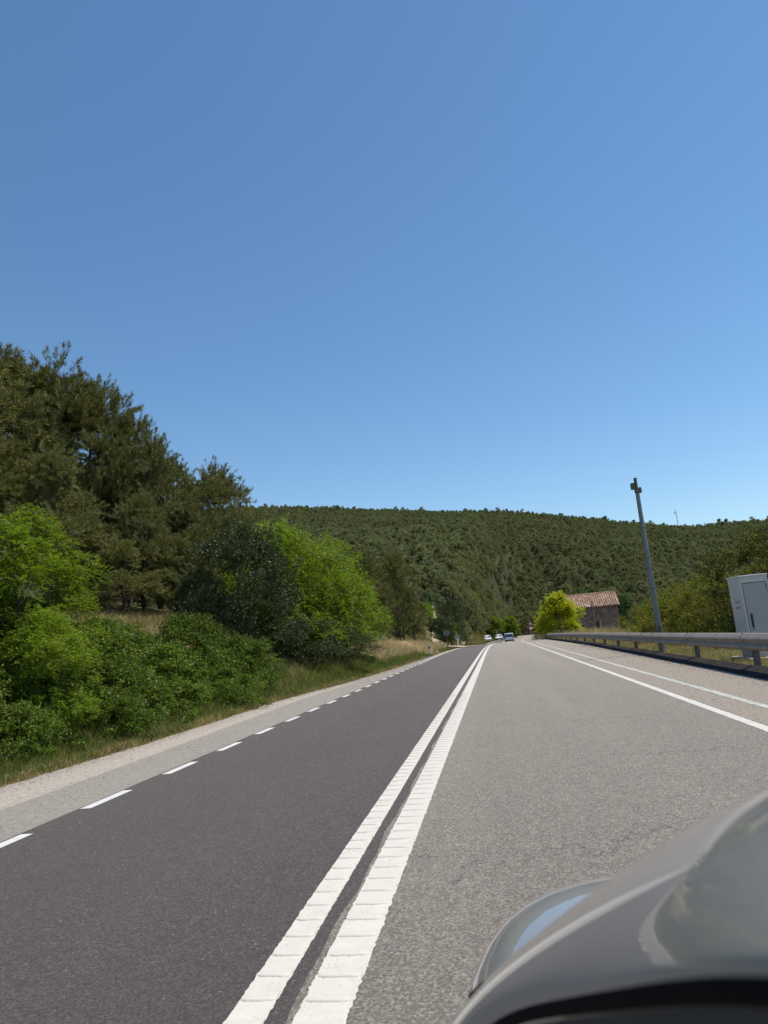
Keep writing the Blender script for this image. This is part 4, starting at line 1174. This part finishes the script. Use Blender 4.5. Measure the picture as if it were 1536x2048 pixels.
for sgn in (0, 1):
    e0 = Vector((0, -OV, EV - OV * math.tan(sl))); r0_ = Vector((0, dep / 2, RD))
    pts = [e0, r0_]
    if sgn: pts = [Vector((0, dep - p.y, p.z)) for p in pts]
    V = []
    for x in (-Wd / 2 - 0.3, Wd / 2 + 0.3):
        for p in pts: V += [(x, p.y, p.z), (x, p.y, p.z + 0.10)]
    mb.add(V, [(0, 1, 5, 4), (2, 6, 7, 3), (0, 4, 6, 2), (1, 3, 7, 5), (0, 2, 3, 1), (4, 5, 7, 6)])
roof = mb.build('roof', M['tile'], house)
mb = MB()
nt_ = int((Wd + 0.6) / 0.34)
for side in (0, 1):
    for i in range(nt_):
        x = -Wd / 2 - 0.2 + i * 0.34
        nseg = 9
        a = Vector((x, -OV - 0.04, EV - OV * math.tan(sl) + 0.10)); b = Vector((x, dep / 2, RD + 0.10))
        for k in range(nseg):
            p0 = a.lerp(b, k / nseg); p1 = a.lerp(b, (k + 1.12) / nseg)
            jx = random.uniform(-0.012, 0.012)
            if side: p0 = Vector((p0.x, dep - p0.y, p0.z)); p1 = Vector((p1.x, dep - p1.y, p1.z))
            V = []
            for p, r_ in ((p0, 0.115), (p1, 0.098)):
                for j in range(5):
                    th = math.pi * j / 4
                    V.append((p.x + jx + r_ * math.cos(th), p.y, p.z + r_ * math.sin(th) * 1.3))
            mb.add(V, [(j, j + 1, j + 6, j + 5) for j in range(4)] + [(0, 4, 3, 2, 1)])
rt = mb.build('roof_tiles', M['tile'], roof); rt['kind'] = 'stuff'
MB().tube([(-Wd / 2 - 0.3, dep / 2, RD + 0.12), (Wd / 2 + 0.3, dep / 2, RD + 0.12)], 0.13, 8).build('ridge_tiles', M['tile'], roof)

# lamp post in front of the house
lz = hz(13.4, 100.5)
lp = thing('lamp_post', 'thin wooden lamp post with a white lamp in front of the stone house', 'lamp post', (13.4, 100.5, lz))
MB().tube([(0, 0, -0.2), (0, 0, 4.25 - lz)], [0.10, 0.075], 8).build('post', M['wood'], lp)
MB().tube([(0, 0, 3.2 - lz), (-0.5, -0.1, 3.55 - lz)], 0.02, 6).build('arm', M['galv_dark'], lp)
MB().tube([(-0.35, -0.12, 3.42 - lz), (-0.62, -0.15, 3.56 - lz), (-0.95, -0.18, 3.72 - lz)], [0.06, 0.1, 0.05], 8).build('lamp_head', M['white_plastic'], lp)

# mast on the ridge
mx_, my_ = 207.5, 797.0
mz_ = hz(mx_, my_)
ms = thing('radio_mast', 'thin radio mast standing on the hill ridge', 'mast', (mx_, my_, mz_))
MB().tube([(0, 0, -0.5), (0, 0, 23)], [0.35, 0.22], 6).build('mast_pole', M['galv_dark'], ms)
MB().box((-1.0, 0, 19.5), (2.2, 0.35, 0.5)).box((-1.6, 0, 20.3), (0.5, 0.4, 1.8)).build('antenna', M['galv_dark'], ms)

# ------------------------------------------------------------------ signs and marker post
def ngon(n, r, rot=0.0): return [(r * math.cos(2 * math.pi * i / n + rot), r * math.sin(2 * math.pi * i / n + rot)) for i in range(n)]
def plate(poly, y0, y1, z): return MB().prism([(x, zz + z) for x, zz in poly], y0, y1)
sx_, sy_ = 5.25, 108.0
sz_ = float(road_z(sy_))
sg = thing('road_sign', 'red-bordered warning triangle above a round sign on one post', 'road sign', (sx_, sy_, sz_))
MB().tube([(0, 0.03, -0.2), (0, 0.03, 2.9)], 0.035, 8).build('post', M['galv_dark'], sg)
tri = plate(ngon(3, 0.48, math.pi / 2), -0.03, 0.0, 2.42).build('warning_triangle', M['red'], sg)
plate(ngon(3, 0.30, math.pi / 2), -0.04, -0.032, 2.41).build('triangle_face', M['white_sign'], tri)
MB().prism([(-0.05, 2.28), (0.06, 2.28), (0.09, 2.42), (0.03, 2.56), (-0.02, 2.62), (-0.06, 2.5), (-0.02, 2.4)], -0.05, -0.042).build('bend_symbol', M['black'], tri)
rd = plate(ngon(24, 0.36), -0.03, 0.0, 1.72).build('round_plate', M['red'], sg)
plate(ngon(24, 0.24), -0.04, -0.032, 1.72).build('round_face', M['white_sign'], rd)

s1 = thing('road_sign', 'octagonal sign seen from its grey back at the dirt track mouth', 'road sign', (-5.05, 76, hz(-5.05, 76)))
MB().tube([(0, 0, -0.2), (0, 0, 2.0)], 0.035, 8).build('post', M['galv_dark'], s1)
plate(ngon(8, 0.34, math.pi / 8), 0.035, 0.06, 1.72).build('sign_plate', M['sign_back'], s1)
s2 = thing('road_sign', 'lower diamond-shaped sign back right of the octagonal one', 'road sign', (-4.75, 91, hz(-4.75, 91)))
MB().tube([(0, 0, -0.2), (0, 0, 1.1)], 0.06, 8).build('post', M['white_plastic'], s2)
plate(ngon(6, 0.40, 0), 0.065, 0.09, 1.25).build('sign_plate', M['sign_back'], s2)

dl = thing('marker_post', 'white roadside marker post with a black band on the left verge', 'marker post', (-4.98, 54, hz(-4.98, 54)))
MB().box((0, 0, 0.33), (0.13, 0.10, 0.86), taper=0.9).build('post', M['white_plastic'], dl)
MB().box((0, 0, 0.60), (0.128, 0.10, 0.17)).build('black_band', M['black'], dl)

# ------------------------------------------------------------------ vehicles on the road
def wheel(root, x, y, r=0.31, w=0.2):
    wh = MB().tube([(x - w / 2, y, r), (x + w / 2, y, r)], r, 18, True, False).build('wheel', M['rubber'], root)
    s = 1 if x > 0 else -1
    MB().tube([(x + s * (w / 2 - 0.02), y, r), (x + s * (w / 2 + 0.012), y, r)], r * 0.64, 14, True, False).build('rim', M['rim'], wh)

def vehicle(name, label, loc, rz, paint, side, w, roof_w, glass_rear, glass_front, side_glass, wheels, group=None, tail_z=(0.75, 1.1), head_z=0.7):
    """side: body outline (y, z) from tail (y<0) to nose (y>0); driven towards +Y"""
    root = thing(name, label, 'van' if 'van' in name else 'car', loc, rz, 1.0, group)
    belt = 0.95
    def half(z): return (w / 2) * (1 - 0.06 * max(0, (0.45 - z) / 0.45)) if z < belt else np.interp(z, [belt, max(p[1] for p in side)], [w / 2, roof_w / 2])
    n = len(side); V, Fc = [], []
    lanes = (-1, -0.93, 0, 0.93, 1)
    for k in lanes:
        for (y, z) in side:
            zz = z - (0.03 if abs(k) == 1 and z > 0.5 else 0) + (0.03 if abs(k) == 1 and z < 0.4 else 0)
            yy_ = y * (0.985 if abs(k) == 1 else 1.0)
            V.append((k * half(z), yy_, zz + (0.02 if k == 0 and z > 1.2 else 0)))
    for j in range(len(lanes) - 1):
        for i in range(n):
            i2 = (i + 1) % n
            Fc.append((j * n + i, j * n + i2, (j + 1) * n + i2, (j + 1) * n + i))
    Fc.append(tuple(range(n))); Fc.append(tuple(range(5 * n - 1, 4 * n - 1, -1)))
    MB().add(V, Fc).build('body', paint, root)
    def pane(nm, p0, p1, inset0, inset1, off):
        (ya, za), (yb, zb) = p0, p1
        d = Vector((0, yb - ya, zb - za)).normalized(); nn = Vector((0, -d.z, d.y)) * off
        ha, hb = half(za) * inset0, half(zb) * inset1
        P = [Vector((-ha, ya, za)), Vector((ha, ya, za)), Vector((hb, yb, zb)), Vector((-hb, yb, zb))]
        V = [p + nn for p in P] + [p - nn * 0.5 for p in P]
        MB().add(V, [(0, 1, 2, 3), (7, 6, 5, 4), (0, 4, 5, 1), (1, 5, 6, 2), (2, 6, 7, 3), (3, 7, 4, 0)]).build(nm, M['glass_dark'], root)
    pane('rear_window', *glass_rear, 0.84, 0.86, 0.015)
    pane('windscreen', *glass_front, 0.90, 0.90, -0.015)
    for sgn in (-1, 1):
        for (a, b, c, d) in side_glass:
            P = []
            for (y, z) in (a, b, c, d): P.append(Vector((sgn * (half(z) + 0.004), y, z)))
            V = P + [p - Vector((sgn * 0.03, 0, 0)) for p in P]
            MB().add(V, [(0, 1, 2, 3), (7, 6, 5, 4), (0, 4, 5, 1), (1, 5, 6, 2), (2, 6, 7, 3), (3, 7, 4, 0)]).build('side_window', M['glass_dark'], root)
        yb = min(p[0] for p in side); yf = max(p[0] for p in side)
        MB().bbox((sgn * (w / 2 - 0.13), yb + 0.045, sum(tail_z) / 2), (0.16, 0.12, tail_z[1] - tail_z[0]), 0.02).build('tail_light', M['tail'], root)
        MB().bbox((sgn * (w / 2 - 0.24), yf - 0.10, head_z), (0.36, 0.2, 0.15), 0.03).build('headlight', M['lamp_glass'], root)
        MB().bbox((sgn * (w / 2 + 0.09), yf - 1.35, 1.02), (0.18, 0.12, 0.14), 0.03).build('mirror', M['black'], root)
        for yw in wheels: wheel(root, sgn * (w / 2 - 0.12), yw)
    yb = min(p[0] for p in side); yf = max(p[0] for p in side)
    MB().bbox((0, yb + 0.02, 0.42), (w * 0.94, 0.16, 0.24), 0.04).build('rear_bumper', M['black'] if 'van' in name else paint, root)
    MB().bbox((0, yf - 0.02, 0.40), (w * 0.9, 0.14, 0.22), 0.04).build('front_bumper', M['black'], root)
    MB().box((0, yb - 0.055, 0.62), (0.5, 0.02, 0.11)).build('rear_plate', M['white_sign'], root)
    MB().box((0, yf + 0.055, 0.42), (0.5, 0.02, 0.11)).build('front_plate', M['white_sign'], root)
    return root
van_side = [(-2.1, 0.32), (-2.14, 0.6), (-2.10, 1.05), (-2.02, 1.72), (-1.88, 1.84), (0.2, 1.86), (0.62, 1.78), (1.32, 1.12), (1.95, 0.98), (2.14, 0.72), (2.14, 0.36), (1.9, 0.24), (-1.9, 0.24)]
vehicle('delivery_van', 'small blue-grey van driving away ahead in the near lane', (2.72, 150, float(road_z(150))), rad(-2), M['car_silver'], van_side, 1.88, 1.66,
        ((-2.09, 1.08), (-2.02, 1.66)), ((1.30, 1.14), (0.64, 1.74)), [((-0.2, 1.08), (0.95, 1.08), (0.5, 1.66), (-0.2, 1.66))], (-1.35, 1.35), None, (0.75, 1.35), 0.78)
car_side = [(-2.0, 0.34), (-2.06, 0.62), (-2.0, 0.98), (-1.55, 1.40), (-1.1, 1.50), (0.1, 1.50), (0.45, 1.42), (1.05, 0.98), (1.85, 0.82), (2.08, 0.62), (2.06, 0.32), (1.8, 0.22), (-1.8, 0.22)]
suv_side = [(p[0], p[1] * 1.09 if p[1] > 0.3 else p[1]) for p in car_side]
for nm, lab, loc, rz, sd in [('white_car', 'nearer white oncoming car on the left of the road', (-2.0, 182, float(road_z(182)) + 0.02), rad(178), suv_side),
                             ('white_car', 'farther white oncoming car close to the van', (0.95, 196, float(road_z(196)) + 0.02), rad(176), car_side)]:
    k = 1.09 if sd is suv_side else 1.0
    vehicle(nm, lab, loc, rz, M['car_white'], sd, 1.78, 1.3, ((-1.98, 1.0 * k), (-1.56, 1.37 * k)), ((1.02, 1.0 * k), (0.47, 1.39 * k)),
            [((-1.2, 1.0 * k), (-0.1, 1.0 * k), (-0.1, 1.40 * k), (-1.05, 1.40 * k)), ((0.0, 1.0 * k), (0.85, 1.0 * k), (0.4, 1.36 * k), (0.0, 1.40 * k))], (-1.28, 1.3), 'oncoming white cars', (0.72, 0.95), 0.66)

# ------------------------------------------------------------------ the car the picture is taken from
own = thing('grey_car', 'glossy grey car body reflecting the road lines at the lower right corner', 'car', (0.6, 0.4, 0))
OWN = Vector((0.6, 0.4, 0))
SIL = [(-0.133, 0.84, 0.929), (-0.091, 0.80, 0.993), (-0.061, 0.75, 1.043), (-0.025, 0.70, 1.089), (0.012, 0.66, 1.131), (0.053, 0.61, 1.177), (0.09, 0.56, 1.217), (0.122, 0.51, 1.249), (0.148, 0.47, 1.273), (0.174, 0.43, 1.295), (0.20, 0.38, 1.315)]
_k = np.linspace(0, 1, len(SIL))
_rat = np.interp(_k, [0, 0.2, 0.5, 0.8, 1], [0.80, 0.74, 0.60, 0.49, 0.46])        # seal line runs nearer than the shoulder line
SEAL = [tuple(np.array([0, 0, EYE]) + (np.array(p) - np.array([0, 0, EYE])) / p[1] * (a[1] * q)) for p, a, q in zip(
    [(-0.058, 0.50, 1.111), (-0.037, 0.48, 1.146), (-0.02, 0.46, 1.163), (0.001, 0.44, 1.180), (0.017, 0.425, 1.190), (0.037, 0.41, 1.201), (0.058, 0.395, 1.210), (0.08, 0.38, 1.218), (0.102, 0.365, 1.225), (0.126, 0.35, 1.232), (0.152, 0.335, 1.240)], SIL, _rat)]
def resample(P, n):
    P = np.array(P); s = np.linspace(-1, 1, len(P)); u = np.linspace(-1, 1, n)
    return np.stack([np.polyval(np.polyfit(s, P[:, k], 5), u) for k in range(3)], -1)
NU, NV = 60, 32
A_, B_ = resample(SIL, NU), resample(SEAL, NU)
E_ = np.array([0, 0, EYE])
d_ = unit(A_ - E_)
ctrl = E_ + (A_ - E_) * np.interp(np.linspace(0, 1, NU), [0, 0.3, 0.6, 1], [0.86, 0.82, 0.74, 0.70])[:, None]
ctrl = resample(ctrl[::6], NU)
rows = [A_ + d_ * 0.05 + np.array([0.03, 0, -0.62]), A_ + d_ * 0.05 + np.array([0.012, 0, -0.16]), A_ + d_ * 0.045 + np.array([0.0, 0, -0.028])]
for v in np.linspace(0, 1, NV):
    rows.append((1 - v) ** 2 * A_ + 2 * v * (1 - v) * ctrl + v * v * B_)
lip = B_ + np.array([0.0005, -0.002, -0.003])
rows.append(lip)
G = np.stack(rows, 0)
def grid_mesh(name, G, mat, parent, root, smooth=True):
    nr, nc = G.shape[:2]
    idx = np.arange(nr * nc).reshape(nr, nc)
    q = np.stack([idx[:-1, :-1], idx[:-1, 1:], idx[1:, 1:], idx[1:, :-1]], -1).reshape(-1, 4)
    o = link(name, np_mesh(name, G.reshape(-1, 3), q, None, mat, smooth), parent)
    o.location = -root
    return o
body = grid_mesh('body_shoulder', G, M['own_paint'], own, OWN)
sd = body.modifiers.new('s', 'SUBSURF'); sd.levels = 1; sd.render_levels = 1
# black window seal and dark inner sill
sr = []
for t in np.linspace(0, 1, 9):
    a = math.pi * t
    sr.append(lip + np.array([0.0012, -0.005, -0.0065]) * t + np.array([0, -0.003, 0.001]) * math.sin(a))
grid_mesh('window_seal', np.stack(sr, 0), mat_plain('seal_rubber', (0.006, 0.006, 0.006), 0.9, var=0.1, spec=0.08), own, OWN)
dk = mat_plain('dark_sill_plastic', (0.075, 0.068, 0.063), 0.9, var=0.1, spec=0.1)
b0 = sr[8] + np.array([0.001, 0.001, -0.002])
grid_mesh('inner_sill', np.stack([b0, b0 + np.array([0.0, -0.004, -0.012]), b0 + np.array([0.002, -0.006, -0.05]), b0 + np.array([0.01, 0.01, -0.3])], 0), dk, own, OWN)
# front wing bulging out ahead of it
def superell(c, r, e, n=40, m=24, shear=0.0, tilt=0.0):
    V = []
    sp = lambda a, p: math.copysign(abs(a) ** p, a)
    for j in range(m + 1):
        ph = -math.pi / 2 + math.pi * j / m
        for i in range(n):
            th = 2 * math.pi * i / n
            x = r[0] * sp(math.cos(ph), e[0]) * sp(math.cos(th), e[1]); y = r[1] * sp(math.cos(ph), e[0]) * sp(math.sin(th), e[1]); z = r[2] * sp(math.sin(ph), e[0])
            V.append((c[0] + x + shear * z, c[1] + y, c[2] + z + tilt * x))
    Fc = [(j * n + i, j * n + (i + 1) % n, (j + 1) * n + (i + 1) % n, (j + 1) * n + i) for j in range(m) for i in range(n)]
    return MB().add(V, Fc, True)
wing = superell((0.325, 1.40, 0.60), (0.49, 0.66, 0.20), (0.55, 0.7), shear=0.32, tilt=0.0).build('front_wing', M['own_paint'], own)
wing.location = -OWN
lower = superell((0.17, 1.30, 0.45), (0.34, 0.48, 0.25), (0.75, 0.8), shear=0.3).build('front_door_skin', M['own_paint'], own); lower.location = -OWN
gap = MB().tube([(-0.064, 0.762, 1.034), (-0.050, 0.742, 1.052), (-0.036, 0.724, 1.066), (-0.022, 0.710, 1.074)], 0.0035, 6).build('panel_gap', M['black'], own); gap.location = -OWN
